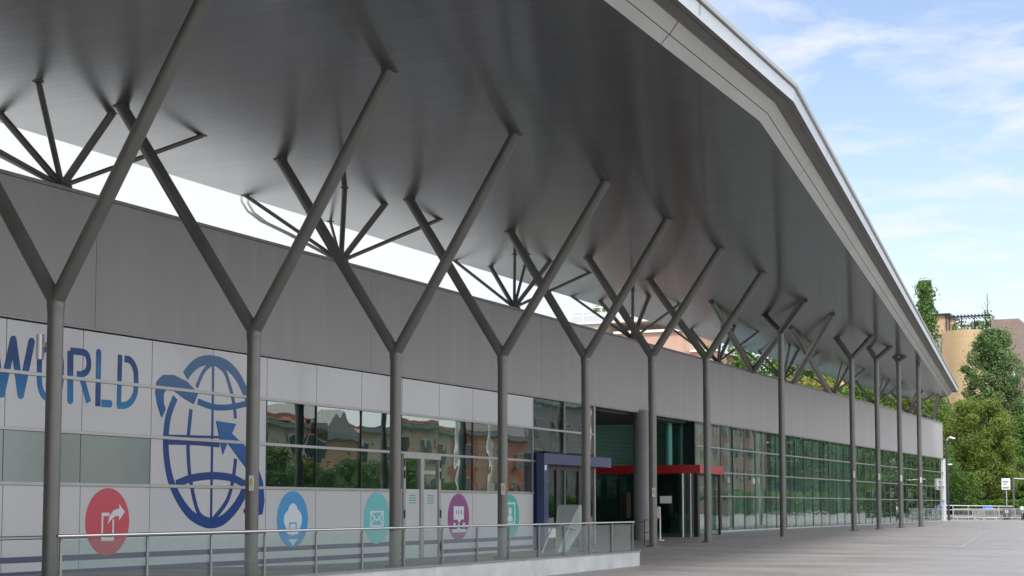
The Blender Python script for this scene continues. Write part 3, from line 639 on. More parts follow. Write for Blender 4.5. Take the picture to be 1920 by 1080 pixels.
b = MB().box(-24.75, -24.55, 73.75, 73.9, 0, 3.2).box(-24.7, -24.55, 77.3, 77.42, 0, 3.2).box(-24.7, -24.6, 73.9, 77.3, 3.1, 3.19).box(-24.72, -24.6, 74.02, 74.2, 0, 3.2).box(-30.6, -24.75, 73.78, 73.86, .02, .12); b.build('vestibule_frame', black_m, t)
b = MB().tube((-25.3, 73.7, .05), (-25.3, 73.7, 3.2), .05); b.tube((-24.9, 73.72, .05), (-24.9, 73.72, 3.2), .03); b.build('vestibule_post', steel_light, t)
MB().box(-26.5, -25.9, 73.76, 73.77, 1.75, 2.1).build('door_notice', paper, t)
local(t)
# plants, stands in the vestibule
o = empty('display_stand', (-28, 75.4, 0), 'cluttered red, yellow and green display stand inside the glass vestibule', 'display stand')
MB().box(-28.6, -27.4, 75, 75.6, .1, .9).build('display_counter', mat('grey_counter', (.3, .33, .33), .5), o)
MB().box(-28.4, -27.7, 75.1, 75.5, .9, 1.25).build('green_box', mat('green_box', (.15, .5, .25), .5), o); MB().box(-28.9, -28.7, 74.9, 75.5, 1.0, 2.3).build('red_sign', red_m, o)
MB().box(-27.6, -27.2, 75.1, 75.4, .9, 1.1).build('yellow_box', yellow, o); local(o)
o = empty('information_stand', (-24.9, 69.3, .03), 'slim white information stand on one leg behind the round pillar', 'stand')
gg = gz(-24.9, 69.3)
MB().tube((-24.9, 69.3, gg), (-24.9, 69.3, gg+1.1), .035).tube((-24.9, 69.3, gg), (-24.9, 69.3, gg+.03), .2).build('leg', paper, o); MB().box(-25.15, -24.85, 69.2, 69.26, gg+1.0, gg+1.55).build('board', paper, o, bevel=.02)
MB().box(-25.14, -24.86, 69.185, 69.195, gg+.98, gg+1.03).build('red_stripe', red_m, o); local(o)
gg = gz(-22.2, 60.5)
o = MB().path([(-22.0, 59.4, gg), (-22.0, 59.4, gg+1.0), (-22.0, 60.4, gg+1.0), (-22.0, 60.4, gg)], .022).path([(-22.0, 59.4, gg+.5), (-22.0, 60.4, gg+.5)], .018).path([(-22.0, 59.4, gg+.95), (-22.4, 59.0, gg+.8), (-22.7, 58.8, gg+.45), (-22.75, 58.8, gg+.2)], .022).build('curved_handrail', black_m, None)
tag(o, 'small black curved handrail at the foot of the round pillar', 'handrail')

# ---------------------------------------------------------------- balustrade on its low wall
XR = -15.0
o = MB().box(XR-.18, XR+.14, 17.1, 39.75, -.1, .40).build('low_wall', conc, None, bevel=.01); tag(o, 'low pale concrete wall under the glass balustrade', 'low wall')
MB_ = MB().box(XR-.2, XR+.16, 17.05, 39.78, .402, .43)
t = empty('glass_balustrade', (XR, 17.3, .43), 'glass balustrade with round steel handrail along the low wall', 'balustrade')
MB_.build('bottom_rail', coping_m, t)
py = [17.3, 19.2, 20.8, 22.3, 23.9, 25.5, 27.1, 28.7, 30.3, 31.9, 33.5, 35.0, 36.6, 38.1, 39.6]
hr = MB().path([(XR+.02, 17.2, 1.19), (XR+.02, 39.65, 1.185)], .024, 14); hr.build('handrail', stainless, t)
for i, y in enumerate(py):
    p_ = MB().box(XR-.012, XR+.012, y-.02, y+.02, .43, 1.15); p_.tube((XR+.01, y, 1.12), (XR+.02, y, 1.18), .012); p_.build('post', mat('brushed_post', (.24, .24, .23), .35, .6), t)
for a_, c_ in zip(py, py[1:]): MB().box(XR-.03, XR-.018, a_+.01, c_-.01, .44, 1.13).build('glass_panel', rail_glass, t)
local(t)
# lounge sculpture
lm = mat('lounge_sheet_metal', (.34, .40, .37), .35, .3, var=.06)
cx_, cy0 = -21.4, 50.6
o = empty('sheet_metal_lounger', (cx_, cy0, 0), 'tall pale green folded sheet metal lounge chair behind the glass balustrade', 'lounge chair')
def slab(b, pts, th=.03):
    n_ = (Vector(pts[1])-Vector(pts[0])).cross(Vector(pts[2])-Vector(pts[0])).normalized()*th; n = len(pts)
    v = [Vector(p) for p in pts]+[Vector(p)+n_ for p in pts]; return b.add(v, [tuple(range(n)), tuple(reversed(range(n, 2*n)))]+[(i, n+i, n+(i+1) % n, (i+1) % n) for i in range(n)])
f0 = .0
slab(MB(), [(cx_-.35, cy0-.4, 1.62), (cx_+.35, cy0-.2, 1.62), (cx_+.4, cy0+.6, 1.6), (cx_+.25, cy0+.1, .75), (cx_-.0, cy0-.45, f0), (cx_-.2, cy0-1.0, f0), (cx_-.3, cy0-.7, .9)]).build('backrest', lm, o)
slab(MB(), [(cx_-.4, cy0-2.0, .98), (cx_+.35, cy0-1.9, .98), (cx_+.35, cy0-.2, .78), (cx_-.3, cy0-.4, .82)]).build('seat', lm, o)
slab(MB(), [(cx_-.3, cy0+.5, 1.62), (cx_+.3, cy0+.5, 1.60), (cx_+.3, cy0+1.0, .9), (cx_+.1, cy0+1.15, f0), (cx_-.1, cy0+1.05, f0)], .02).build('rear_plate', lm, o)
for a_, c_ in (((cx_+.3, cy0-.9, .92), (cx_+.1, cy0-1.5, f0)), ((cx_-.3, cy0-1.0, .92), (cx_-.4, cy0-1.7, f0)), ((cx_+.3, cy0+.55, 1.3), (cx_+.3, cy0+.75, f0))): MB().tube(a_, c_, .025).build('leg', steel_light, o)
local(o)

# ---------------------------------------------------------------- small signs behind the far glazing
tx = mat('red_sign_print', (.55, .08, .06), .5)
for i, (y, cc) in enumerate(((121.5, 'red topped'), (128.9, 'plain pale grey'), (136.2, 'narrow white'), (143.2, 'half hidden'))):
    xx = W-.5
    o = empty('post_sign', (xx, y, .12), ['first red headed post sign behind the far glazing', 'second pale post sign behind the far glazing', 'third narrow post sign behind the far glazing', 'last small post sign behind the far glazing'][i], 'sign')
    MB().tube((xx, y+.6, .12), (xx, y+.6, 3.2), .03).build('pole', steel_light, o)
    p_ = MB().box(xx+.05, xx+.08, y, y+1.3-.12*i, 2.35, 3.05).build('sign_board', paper, o)
    MB().box(xx+.083, xx+.088, y+.1, y+1.1-.12*i, 2.8, 2.95).box(xx+.083, xx+.088, y+.1, y+.9, 2.6, 2.66).box(xx+.083, xx+.088, y+.1, y+.9, 2.46, 2.52).build('sign_print', tx, p_)
    local(o)

# ---------------------------------------------------------------- trees
def leaves(b, rnd, c, R, n, size, flat=1.0):
    for _ in range(n):
        while True:
            p = Vector((rnd.uniform(-1, 1), rnd.uniform(-1, 1), rnd.uniform(-1, 1)))
            if p.length < 1: break
        p = p.normalized()*(p.length**.5)
        q = Vector((c[0]+p.x*R[0], c[1]+p.y*R[1], c[2]+p.z*R[2])); s_ = size*rnd.uniform(.6, 1.3)
        nn = (Vector((rnd.gauss(0, .55), rnd.gauss(0, .55), rnd.gauss(0, .55)*flat+.3))+p*.75).normalized()
        u = nn.orthogonal().normalized(); u.rotate(Matrix.Rotation(rnd.uniform(0, 6.28), 3, nn)); v_ = nn.cross(u)
        b.v += [tuple(q-u*s_*.5), tuple(q+v_*s_*.32), tuple(q+u*s_*.6), tuple(q-v_*s_*.32)]
        k = len(b.v)-4; b.f.append((k, k+1, k+2, k+3)); b.sm.append(False)
def tree(name, loc, label, kind, H, R, m, n=7000, leaf=.34, seed=1, group=None, trunk=None):
    rnd = random.Random(seed); x, y, z = loc
    t = empty(name, loc, label, 'tree', group)
    tb = MB(); tr = trunk or H*.018; hb = {'round': .22, 'cone': .10, 'cedar': .12, 'poplar': .06, 'column': .06, 'bush': .02}[kind]*H
    pts = [Vector((0, 0, -.2))]; top = H*(.75 if kind != 'column' else .95)
    for i in range(1, 7): pts.append(Vector((rnd.gauss(0, .012*H), rnd.gauss(0, .012*H), top*i/6)))
    for i in range(6): tb.tube(pts[i], pts[i+1], tr*(1-i/6.5), tr*(1-(i+1)/6.5), 9, False)
    b = MB(); cl_ = []
    nc = {'round': 90, 'cone': 60, 'cedar': 150, 'poplar': 90, 'column': 34, 'bush': 30}[kind]
    for i in range(nc):
        u = (i+.5)/nc; a_ = i*2.4+rnd.uniform(-.4, .4)
        if kind == 'round':
            zz_ = hb+(H-hb)*u; t_ = (zz_-hb)/(H-hb); rr = R*math.sin(math.pi*min(1, .12+.80*t_**.8))**.6*rnd.uniform(.45, 1.0)
            cr = R*rnd.uniform(.14, .32)
        elif kind == 'cone':
            zz_ = hb+(H-hb)*u**1.1; t_ = (zz_-hb)/(H-hb); rr = R*(1-t_)**.62*rnd.uniform(.35, 1.0); cr = R*rnd.uniform(.20, .34)*(1.1-.45*t_)
        elif kind == 'cedar':
            zz_ = hb+(H-hb)*u; t_ = u; rr = R*min(1, (1.02-t_)*3.2)**.55*rnd.uniform(.3, 1.0); cr = R*rnd.uniform(.16, .38)*(1.1-.3*t_)
        elif kind == 'poplar': zz_ = hb+(H-hb)*u; t_ = u; rr = R*.5*(1.05-t_)**.5*rnd.uniform(.3, 1); cr = R*rnd.uniform(.18, .38)*(1.25-.5*t_)
        elif kind == 'column':
            zz_ = hb+(H-hb)*u; t_ = u; rr = R*.62*math.sin(math.pi*(.1+.83*t_))**.5*rnd.uniform(.3, 1); cr = R*rnd.uniform(.40, .58)
        else: zz_ = hb+(H-hb)*rnd.random()*.85; rr = R*rnd.uniform(.2, 1); cr = R*rnd.uniform(.25, .38)
        c = Vector((rr*math.cos(a_), rr*math.sin(a_), min(zz_, H-cr*.6))); cl_.append((c, cr))
        if kind in ('round', 'cone') and i % 3 == 0:
            s0 = Vector((0, 0, max(.3*H*.6, c.z-.9*rr))) if kind == 'round' else Vector((0, 0, c.z)); s0.z = min(s0.z, top*.95)
            tb.tube(s0, c, tr*.35, tr*.1, 6, False)
    tb.build('trunk', bark, t)
    per = n//nc
    for c, cr in cl_: leaves(b, rnd, c, (cr*1.7, cr*1.7, cr*1.5), per//6, leaf*.9)
    for c, cr in cl_: leaves(b, rnd, c, (cr, cr, cr*(.62 if kind == 'cone' else .8)), per, leaf)
    b.build('crown', m, t)
    return t
def copytree(o, loc, rz, sc, label):
    r = o.copy(); col.objects.link(r); r.location = loc; r.rotation_euler.z = rz; r.scale = sc; r['label'] = label
    for ch in o.children: c = ch.copy(); col.objects.link(c); c.parent = r
    return r
G0 = .25
tree('maple_tree', (-28.9, 190, G0), 'broad maple turning yellow and orange behind the street barriers', 'round', 13.6, 4.4, leaf_maple, 32000, .24, 3)
tree('cedar_tree', (-30.0, 210, G0), 'tall green cedar standing in front of the tan apartment tower', 'cedar', 24.0, 4.0, leaf_cedar, 40000, .30, 5)
tree('poplar_tree', (-43.0, 235, G0), 'slender dark poplar rising beside the canopy tip', 'poplar', 34.4, 4.2, leaf_poplar, 18000, .36, 8)
g1 = tree('park_tree', (-24.2, 205, G0), 'dense green tree at the right edge behind the road sign', 'round', 12.5, 5.2, leaf_green, 20000, .3, 11, 'green park trees behind the plaza')
copytree(g1, (-34.5, 178, G0), 2.0, (.9, .9, .85), 'dark green tree squeezed between the hall corner and the maple')
copytree(g1, (-38, 205, G0), 1.0, (1.2, 1.2, 1.15), 'dark green tree showing under the canopy tip')
copytree(g1, (-20.5, 225, G0), 4.0, (1.2, 1.2, 1.0), 'dark tree behind the parked motorcycle at the right edge')
tree('young_tree', (-29.6, 182, G0), 'small vase-shaped young tree growing out of the hedge', 'round', 5.2, 2.2, leaf_green, 2500, .28, 21)
# trees seen through the gap above the parapet
g2 = tree('tall_tree', (-50, 190, 0), 'tall tree with yellowing crown showing above the parapet near the middle fans', 'round', 19.5, 7, leaf_green, 9000, .6, 31, 'trees behind the hall showing above the parapet')
sp_ = [(-59, 190, 21, 'green tree crown above the parapet behind the fan over the red canopy'), (-44.5, 200, 17.5, 'green tree crown above the parapet between the far fans'),
       (-42, 222, 17.5, 'green tree crown above the parapet near its far end'), (-47, 245, 21.5, 'broad green crown filling the gap beside the canopy tip'), (-56, 235, 24, 'green crown above the parapet behind the tall lone column')]
for i, (x, y, h, lb) in enumerate(sp_): copytree(g2, (x, y, 0), i*1.3, (h/19.5*.8, h/19.5*.8, h/19.5), lb)
g3 = tree('yellow_tree', (-46.5, 178, 0), 'tree with yellow-green leaves above the parapet left of the far columns', 'round', 16.3, 5, leaf_yellow, 6000, .5, 41, 'yellow-green trees above the parapet')
copytree(g3, (-39.5, 205, 0), 2, (1, 1, 1.0), 'yellow-green tree above the parapet among the far columns')
tree('roof_tree', (-96, 240, 0), 'small dark round treetop beside the rooftop house above the parapet', 'round', 34.2, 3.2, leaf_green, 3000, .5, 51)
tree('roof_tree', (-69, 200, 0), 'small bright treetop in front of the pink house above the parapet', 'round', 25.0, 2.2, leaf_green, 2500, .4, 52)

# ---------------------------------------------------------------- hedge
def hedge(name, x0, x1, y0, y1, h, label, n, sz=.25):
    rnd = random.Random(n); b = MB()
    for _ in range(n):
        p = (rnd.uniform(x0, x1), rnd.uniform(y0, y1), G0+rnd.random()**.6*h+.12*math.sin(rnd.random()*9)); leaves(b, rnd, p, (.15, .15, .15), 3, sz)
    o = b.build(name, leaf_hedge, None); return tag(o, label, 'hedge')
hedge('clipped_hedge', -34, -23, 183.5, 185, 1.9, 'long clipped bright green hedge behind the street barriers', 6000)

rnd_ = random.Random(77); b = MB()
for _ in range(2600): leaves(b, rnd_, (rnd_.uniform(-48, -8), rnd_.uniform(196, 199), .2+rnd_.random()**.8*(4.6+1.2*math.sin(rnd_.random()*7))), (.5, .4, .5), 7, .5)
tag(b.build('shrubbery', leaf_green, None), 'dark shrubbery filling the space under the park trees', 'shrubs', kind='stuff')
o = MB(); v0, v1 = Vector((-9.6, 58.2)), Vector((-14.0, 96.0)); dn = Vector(((v1-v0).y, -(v1-v0).x)).normalized()*.06; n_ = 24
o.add([(*(v0+(v1-v0)*i/n_+dn*s_), gz(*(v0+(v1-v0)*i/n_))+.012) for i in range(n_+1) for s_ in (-1, 1)], [(2*i, 2*i+1, 2*i+3, 2*i+2) for i in range(n_)])
o.build('paving_line', mat('worn_line', (.27, .255, .245), .8, var=.3, vs=3), None)['kind'] = 'structure'
# ---------------------------------------------------------------- apartment tower on the right
tan = mat('tan_render', (.47, .34, .19), .85, 0, var=.12, vs=.25, stretch=(1, 1, .5))
tan2 = mat('orange_render', (.49, .35, .23), .85, 0, var=.06)
brick = mat('brown_brick', (.24, .18, .15), .9, 0, var=.2, vs=1.5, stretch=(1, 1, 5))
grey_r = mat('grey_render', (.36, .36, .34), .85, var=.1)
t = empty('apartment_tower', (-40, 262, 0), 'tan apartment tower with a roof terrace pergola and a brown brick block', 'building')
b = MB(); n = 16
arc = [(-45.0+7.6*i/n, 260+2.4*math.sin(math.pi*i/n)*-1) for i in range(n+1)]
v = [(x, y, 0) for x, y in arc]+[(x, y, 29.7) for x, y in arc]+[(-37.4, 275, 0), (-45, 275, 0), (-37.4, 275, 29.7), (-45, 275, 29.7)]
N_ = n+1; b.add(v, [(i, i+1, N_+i+1, N_+i) for i in range(n)]+[(n, 2*N_, 2*N_+2, 2*N_-1), (0, N_, 2*N_+3, 2*N_+1)]+[tuple(range(N_, 2*N_))+(2*N_+2, 2*N_+3)]); b.build('curved_wall', tan, t)
b = MB()
for z in (6, 12, 18, 24, 28.6): b.add([(x, y-.02, z) for x, y in arc]+[(x, y-.02, z+.05) for x, y in arc], [(i, i+1, N_+i+1, N_+i) for i in range(n)])
b.build('wall_joints', tan2, t)
MB().box(-49.5, -45.05, 262, 275, 0, 29.5).build('side_block', grey_r, t)
MB().box(-47.8, -44.4, 261.5, 270, 29.5, 32.6).build('penthouse', tan2, t)
MB().box(-48.1, -43.8, 261, 270.5, 32.6, 32.85).build('penthouse_roof', black_m, t)
MB().box(-44.6, -44.45, 261.4, 261.5, 29.5, 32.6).build('downpipe', black_m, t)
MB().box(-37.1, -32.9, 259, 272, 0, 31.2).build('brick_block', brick, t)
MB().box(-33.9, -33.2, 258.9, 259.0, 21.5, 23.2).build('window', win_dark, t)
MB().box(-34.1, -33.6, 258.8, 258.9, 21.6, 23.0).build('window', paper, t)
b = MB()
for x in (-43.9, -42, -40, -38.2): b.box(x, x+.15, 260.5, 260.65, 29.7, 32.2)
for x in [-44.2+.55*i for i in range(13)]: b.box(x, x+.1, 260, 266, 32.2, 32.4)
b.box(-44.2, -37.2, 260.4, 260.6, 32.0, 32.2); b.build('pergola', black_m, t)
MB().box(-44.2, -37.5, 263, 263.1, 31.3, 31.5).box(-42.5, -42.1, 263, 263.1, 29.8, 31.3).box(-41, -40.6, 263, 263.1, 29.8, 31.3).box(-39.7, -39.4, 263, 263.1, 29.8, 31.3).build('terrace_windows', trim_w, t)
b = MB(); r_ = random.Random(5)
for _ in range(60): leaves(b, r_, (r_.uniform(-43.5, -37.6), r_.uniform(260.8, 262), r_.uniform(29.8, 31.2)), (.5, .3, .4), 12, .35)
for _ in range(30): leaves(b, r_, (r_.uniform(-38.6, -37.0), r_.uniform(259, 261), r_.uniform(27.6, 32.6)), (.6, .4, .5), 14, .35)
b.build('terrace_plants', leaf_hedge, t)
MB().path([(-37.7, 260, 29.7), (-37.75, 260, 35.6)], .05, 6).path([(-37.75, 260, 33), (-38.3, 260, 34.3)], .03, 5).path([(-37.75, 260, 33.4), (-37.3, 260, 34.4)], .03, 5).path([(-37.75, 260, 32.3), (-38.7, 260, 33.6)], .03, 5).path([(-37.75, 260, 34.3), (-38.1, 260, 35.3)], .02, 5).build('bare_sapling', bark, t)
local(t)
# ---------------------------------------------------------------- houses seen over the parapet
pink = mat('pink_render', (.52, .33, .25), .85, 0, var=.08, vs=.3)
cream = mat('cream_render', (.5, .46, .36), .85, 0, var=.08, vs=.3)
t = empty('pink_house', (-62, 185, 0), 'pink rendered house with white roof edge seen above the parapet', 'building')
MB().box(-70, -61.6, 180, 192, 0, 22.6).build('wall', pink, t); MB().box(-61.58, -58.2, 182, 192, 0, 20.2).build('wall', pink, t)
MB().box(-70.4, -61.3, 179.6, 192.4, 22.6, 22.9).box(-61.29, -57.9, 181.6, 192.4, 20.2, 20.45).build('roof_edge', trim_w, t)
for x in (-68, -64.6): MB().box(x, x+1.4, 179.95, 180.02, 17.2, 19.0).build('window', win_dark, t)
local(t)
t = empty('rooftop_house', (-80, 200, 0), 'pale house with white metal roof structures seen above the parapet', 'building')
MB().box(-92, -78, 196, 210, 0, 26.0).build('wall', cream, t)
MB().box(-78, -70.5, 196, 210, 0, 24.6).build('wall', pink, t)
MB().box(-92.5, -70, 195.6, 210, 26.0, 26.2).build('roof_edge', trim_w, t)
b = MB()
for i in range(9): b.tube((-92+i*2.7, 196, 26.2), (-92+i*2.7, 196, 28.2), .06, n=6)
for z in (27.2, 28.2): b.tube((-92, 196, z), (-70.4, 196, z), .06, n=6)
b.build('roof_railing', trim_w, t)
MB().box(-84, -73, 199, 206, 26.2, 28.0).build('roof_plant', mat('grey_metal', (.4, .42, .42), .5), t)
local(t)
t = empty('yellow_house', (-51, 215, 0), 'yellow and brick red gabled house glimpsed between the far strut fans', 'building')
MB().box(-50.5, -47.2, 212, 222, 0, 21.5).build('wall', mat('yellow_render', (.55, .45, .2), .8), t)
MB().box(-47.15, -43.8, 213, 222, 0, 19.6).build('wall', brick, t)
MB().poly([(211.5, 21.5), (222.5, 21.5), (217, 24)], -50.8, -47.0).build('roof', tile, t); local(t)

# ---------------------------------------------------------------- street furniture on the right
galv = mat('galvanised', (.48, .49, .48), .42, .6, var=.08)
def barrier(x, y, rz, first=None, label=''):
    if first is None:
        t = empty('crowd_barrier', (x, y, G0), label, 'barrier', 'galvanised crowd barriers', rz)
        MB().path([(-1.15, 0, .25), (-1.15, 0, 1.1), (1.15, 0, 1.1), (1.15, 0, .25), (-1.15, 0, .25)], .028, 8).build('frame', galv, t)
        b = MB()
        for i in range(19): b.tube((-1.05+i*.1167, 0, .25), (-1.05+i*.1167, 0, 1.1), .012, n=6)
        b.build('bars', galv, t)
        for s_ in (-.8, .8): MB().path([(s_, -.3, 0), (s_, 0, .25), (s_, .3, 0)], .022, 6).build('foot', galv, t)
        return t
    return copytree(first, (x, y, G0), rz, (1, 1, 1), label)
bl = ['barrier folded nearest the hall corner', 'barrier standing side-on, second from the hall corner', 'barrier at the middle of the cluster', 'barrier leaning in the right half of the cluster', 'barrier farthest to the right, by the sign post', 'barrier in the back row behind the others']
B0 = barrier(-25.5, 158.5, .1, None, 'galvanised crowd '+bl[0])
for i, (x, y, r_) in enumerate([(-24.2, 158, 1.2), (-23.6, 159.2, .3), (-22.3, 161, .5), (-21.6, 163.5, 1.0), (-23.9, 161.6, .9)]): barrier(x, y, r_, B0, 'galvanised crowd '+bl[i+1])
rl = empty('street_railing', (-25.5, 167, G0), 'grey metal railing running behind the crowd barriers', 'railing')
MB().path([(-29.5, 166, G0+1.45), (-22.4, 169, G0+1.35)], .05, 8).path([(-29.5, 166, G0+1.0), (-22.4, 169, G0+.95)], .04, 8).path([(-29.5, 166, G0+.35), (-22.4, 169, G0+.3)], .04, 8).build('rails', galv, rl)
b = MB()
for i in range(6): b.tube((-29.5+1.42*i, 166+.6*i, G0), (-29.5+1.42*i, 166+.6*i, G0+1.42), .05, n=8)
b.build('posts', galv, rl); local(rl)
o = MB().box(-30, -20, 167.5, 168.0, 0.1, .75).build('kerb_wall', mat('dark_kerb', (.16, .16, .155), .8, var=.2), None); tag(o, 'low grey kerb wall behind the street barriers', 'wall')
t = empty('road_sign', (-22.95, 168, G0), 'white rectangular road sign with dark lettering on a thin pole', 'sign')
MB().tube((-22.95, 168, G0), (-22.95, 168, 4.3), .05, n=10).build('pole', galv, t)
s_ = MB().box(-23.4, -22.55, 167.9, 167.94, 3.3, 4.45).build('sign_plate', paper, t, bevel=.01)
MB().box(-23.3, -22.65, 167.88, 167.89, 3.42, 3.60).box(-23.25, -22.85, 167.88, 167.89, 3.82, 3.92).box(-23.3, -22.7, 167.88, 167.89, 4.05, 4.2).build('sign_print', mat('grey_print', (.25, .25, .27), .6), s_); local(t)
t = empty('gate_post', (-22.0, 166, G0), 'dark pole with a short pale arm at the right edge', 'post')
MB().tube((-22.0, 166, 0.1), (-22.0, 166, 4.55), .09, n=12).box(-21.95, -21.85, 165.9, 166, 3.3, 4.1).build('pole', mat('dark_grey_steel', (.09, .10, .10), .5), t); MB().path([(-22, 166, 4.4), (-20.4, 166, 4.3)], .05, 8).build('arm', steel_light, t); local(t)
for i, (x, y, lb) in enumerate(((-22.25, 163, 'dark wheeled bin standing left of the dark pole'), )):
    t = empty('waste_bin', (x, y, G0), lb, 'bin'); dk = mat('bin_plastic', (.04, .05, .055), .5)
    b = MB(); b.add([(-.33, -.33, .08), (.33, -.33, .08), (.33, .33, .08), (-.33, .33, .08), (-.42, -.42, 1.2), (.42, -.42, 1.2), (.42, .42, 1.2), (-.42, .42, 1.2)], [(3, 2, 1, 0), (0, 1, 5, 4), (1, 2, 6, 5), (2, 3, 7, 6), (3, 0, 4, 7), (4, 5, 6, 7)]); b.build('body', dk, t, bevel=.03)
    MB().box(-.45, .45, -.45, .45, 1.2, 1.32).build('lid', dk, t, bevel=.04); MB().box(-.15, .2, -.435, -.425, .7, 1.0).build('sticker', steel_light, t)
    for sx_ in (-.3, .3): MB().lathe((sx_, .35, .1), [(.001, -.04), (.1, -.04), (.1, .04), (.001, .04)], 14, 'x').build('wheel', black_m, t)
t = empty('parked_motorcycle', (-20.35, 160, G0), 'dark motorcycle with pale green fairing cut by the right edge', 'motorcycle')
for yy_ in (-.75, .75): MB().lathe((0, yy_, .32), [(.20, -.05), (.30, -.05), (.33, 0), (.30, .05), (.20, .05), (.20, -.05)], 24, 'x').build('wheel', black_m, t)
MB().lathe((0, 0, .55), [(.001, -.16), (.28, -.14), (.34, 0), (.28, .14), (.001, .16)], 16, 'x').build('engine', mat('dark_engine', (.03, .03, .035), .35, .4), t)
slab(MB(), [(-.14, -.9, 1.0), (-.14, -.4, .7), (-.14, .1, .85), (-.14, -.2, 1.25), (-.14, -.75, 1.35)], .28).build('fairing', mat('pale_green_paint', (.45, .58, .5), .25), t, bevel=.03)
slab(MB(), [(-.13, 0, .85), (-.13, .8, .85), (-.13, .95, 1.0), (-.13, 0, .98)], .26).build('saddle', black_m, t, bevel=.02)
MB().path([(-.35, -.5, 1.3), (0, -.6, 1.25), (.35, -.5, 1.3)], .02, 8).path([(0, -.6, 1.2), (0, -.75, .32)], .04, 8).build('handlebar', galv, t)
bl_m = mat('blue_tarpaulin', (.02, .10, .55), .5, var=.15, vs=2, bump=.6, bs=4)
b = MB(); nn = 12
b.add([(-.95+1.9*i/nn, -.5+j/6, .32*math.sin(math.pi*i/nn)**.6*math.sin(math.pi*j/6)**.5+.04*math.sin(i*2.1+j*1.7)) for i in range(nn+1) for j in range(7)], [(i*7+j, (i+1)*7+j, (i+1)*7+j+1, i*7+j+1) for i in range(nn) for j in range(6)], True)
o = b.build('blue_tarpaulin', bl_m, None); o.scale = (.62, .62, .8); o.location = (-24.0, 162.5, G0+1.12); tag(o, 'crumpled bright blue tarpaulin thrown over the crowd barriers', 'tarpaulin')
t = empty('street_lamp', (-26.4, 157, G0), 'dark street lamp post with pale curved head beside the hall corner', 'street lamp')
MB().tube((-26.35, 157, .2), (-26.45, 157, 8.0), .11, .07, 12).build('pole', mat('dark_blue_post', (.03, .035, .06), .4), t)
MB().path([(-26.45, 157, 7.9), (-26.3, 157, 8.2), (-25.95, 157, 8.3)], .05, 8).build('bracket', steel_light, t)
b = MB(); b.add([(-26.1, 156.8, 8.22), (-25.6, 156.8, 8.1), (-25.6, 157.2, 8.1), (-26.1, 157.2, 8.22), (-26.1, 156.85, 8.4), (-25.65, 156.85, 8.22), (-25.65, 157.15, 8.22), (-26.1, 157.15, 8.4)], [(0, 3, 2, 1), (4, 5, 6, 7), (0, 1, 5, 4), (1, 2, 6, 5), (2, 3, 7, 6), (3, 0, 4, 7)]); b.build('lamp_head', steel_light, t); MB().box(-26.35, -25.95, 156.9, 157.1, 5.6, 5.72).build('side_bracket', paper, t); local(t); t.location.x -= .5

# ---------------------------------------------------------------- the far side of the plaza (mirrored in the glazing)
terra = mat('terracotta_render', (.52, .23, .15), .85, var=.1); peach = mat('peach_render', (.64, .42, .28), .85, var=.1); greyh = mat('light_grey_render', (.30, .31, .31), .85, var=.1); beige = mat('beige_render', (.62, .54, .40), .85, var=.1); slate = mat('slate_render', (.24, .22, .28), .85, var=.1)
def house(y0, y1, h, m, label, gable=False, m2=None):
    h -= .9 if y0 < 180 else 0
    t = empty('terraced_house', (34, (y0+y1)/2, 0), label, 'house', 'terraced houses across the plaza mirrored in the glazing')
    MB().box(30, 42, y0, y1, -.2, h).build('wall', m, t)
    if m2: MB().box(29.7, 29.98, y0, y0+(y1-y0)*.4, -.2, h-.4).build('wall_panel', m2, t)
    if gable: MB().poly([(y0-.4, h), (y1+.4, h), ((y0+y1)/2, h+2.6)], 29.4, 42.5).build('roof', grey_r, t)
    else: 
        b = MB(); b.add([(29.2, y0, h), (29.2, y1, h), (42.8, y1, h), (42.8, y0, h), (36, y0, h+.8), (36, y1, h+.8)], [(0, 1, 5, 4), (3, 4, 5, 2), (0, 4, 3), (1, 2, 5), (0, 3, 2, 1)]); b.build('roof', tile, t)
    MB().box(29.25, 29.6, y0, y1, h-.5, h-.02).build('eave', mat('green_grey_eave', (.25, .33, .3), .6), t)
    n_ = max(1, int((y1-y0)/5))
    for i in range(n_):
        for z in (2.6, 6.3, 10.2, 14, 18):
            if z > h-3: continue
            yy_ = y0+(i+.5)*(y1-y0)/n_
            f = MB().box(29.6, 29.69, yy_-.95, yy_+.95, z-.1, z+2.1).build('window', trim_w, t); MB().box(29.5, 29.59, yy_-.8, yy_+.8, z, z+2).build('pane', win_dark, f)
            f.parent = t
            for c in f.children: pass
    local(t)
hs = [(104, 129.5, 10.4, beige, 'beige house with slate lower walls', False, slate), (129.5, 131.2, 10.8, terra, 'narrow terracotta strip house', False, None), (131.2, 137.5, 9.9, peach, 'peach gabled house', True, None), (137.5, 139.8, 10.3, terra, 'thin terracotta house right of the gable', False, None), (139.8, 158, 10.9, beige, 'long beige house behind the service door', False, None),
      (158, 165.5, 11.1, terra, 'terracotta house above the chat sign', False, None), (165.5, 173, 11.2, peach, 'peach house left of the flag pole', False, None), (173, 183, 11.2, terra, 'brick red end house', False, None), (183, 205, 15.0, greyh, 'grey house with raised gable', True, None), (236, 290, 26, mat('pink_brick', (.40, .26, .21), .9, var=.15, vs=2, stretch=(1, 1, 4)), 'tall pink brick block farther down the street', False, None)]
for a_ in hs: house(a_[0], a_[1], a_[2], a_[3], a_[4]+', mirrored in the hall glazing', a_[5], a_[6])
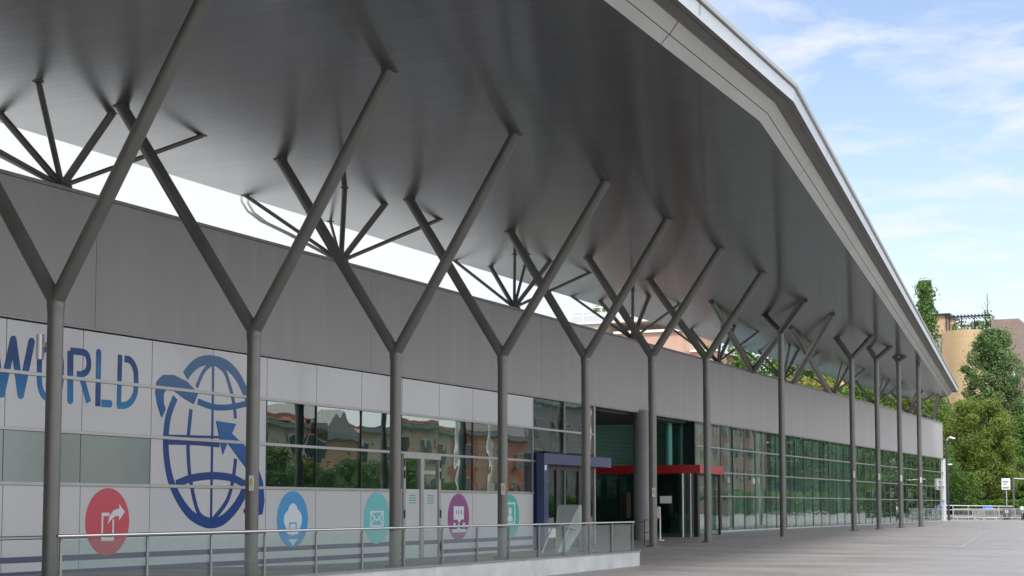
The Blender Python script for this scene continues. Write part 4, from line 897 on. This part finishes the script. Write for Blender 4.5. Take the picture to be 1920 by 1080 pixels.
rt = tree('street_tree', (22, 110, 0), 'bushy green street tree mirrored in the first panes right of the globe', 'round', 6.5, 3.2, leaf_green, 5000, .3, 61, 'street trees mirrored in the glazing')
for i, (x, y, s_, lb) in enumerate([(21, 116, .8, 'second street tree mirrored behind the first panes'), (20, 122, .95, 'dark street tree mirrored before the terracotta gable'), (20, 130, .9, 'street tree mirrored above the mail sign'), (22, 143, .6, 'low street tree mirrored behind the service door'), (22, 152, .5, 'low street tree mirrored above the chat sign')]): copytree(rt, (x, y, 0), i, (s_, s_, s_), lb)
hedge('street_hedge', 17, 19, 98, 175, 2.4, 'green hedge across the plaza mirrored low in the glazing', 9000, .4)
hedge('avenue_hedge', 19, 22, 232, 500, 3.6, 'tall dark hedge along the avenue mirrored at the foot of the green glazing', 9000, .7)
bt = tree('avenue_tree', (26, 300, 0), 'first big dark avenue tree mirrored in the green glazing', 'round', 20, 8, leaf_poplar, 8000, .8, 71, 'avenue trees mirrored in the green glazing')
nm = ['second', 'third', 'fourth', 'fifth', 'sixth', 'seventh', 'eighth', 'ninth']
for i in range(5): copytree(bt, (26+(i % 3)*3, 322+i*31, 0), i*1.1, (1, 1, .85+.15*(i % 3)), nm[i]+' big avenue tree from the left mirrored in the green glazing')
for i, (x, y, lb) in enumerate(((8, 103.3, 'leftmost white flag pole mirrored right of the gable'), (8, 117.5, 'middle white flag pole mirrored above the chat sign'), (8, 124.2, 'rightmost white flag pole mirrored beside the forked column'))):
    t = empty('flag_pole', (x, y, 0), lb, 'flag pole', 'white flag poles across the plaza'); MB().tube((0, 0, 0), (0, 0, 10.4), .14, .08, 12).build('pole', trim_w, t)
    b = MB(); b.add([(.0, .1+j*.12, 10.2-z*(9.0 if i else 5)/10+.1*math.sin(j)) for z in range(11) for j in range(8)], [(z*8+j, z*8+j+1, (z+1)*8+j+1, (z+1)*8+j) for z in range(10) for j in range(7)], True)
    for q in range(len(b.v)): x_, y_, z_ = b.v[q]; b.v[q] = (.12*math.sin(y_*7+z_), y_, z_)
    b.build('flag', paper, t)
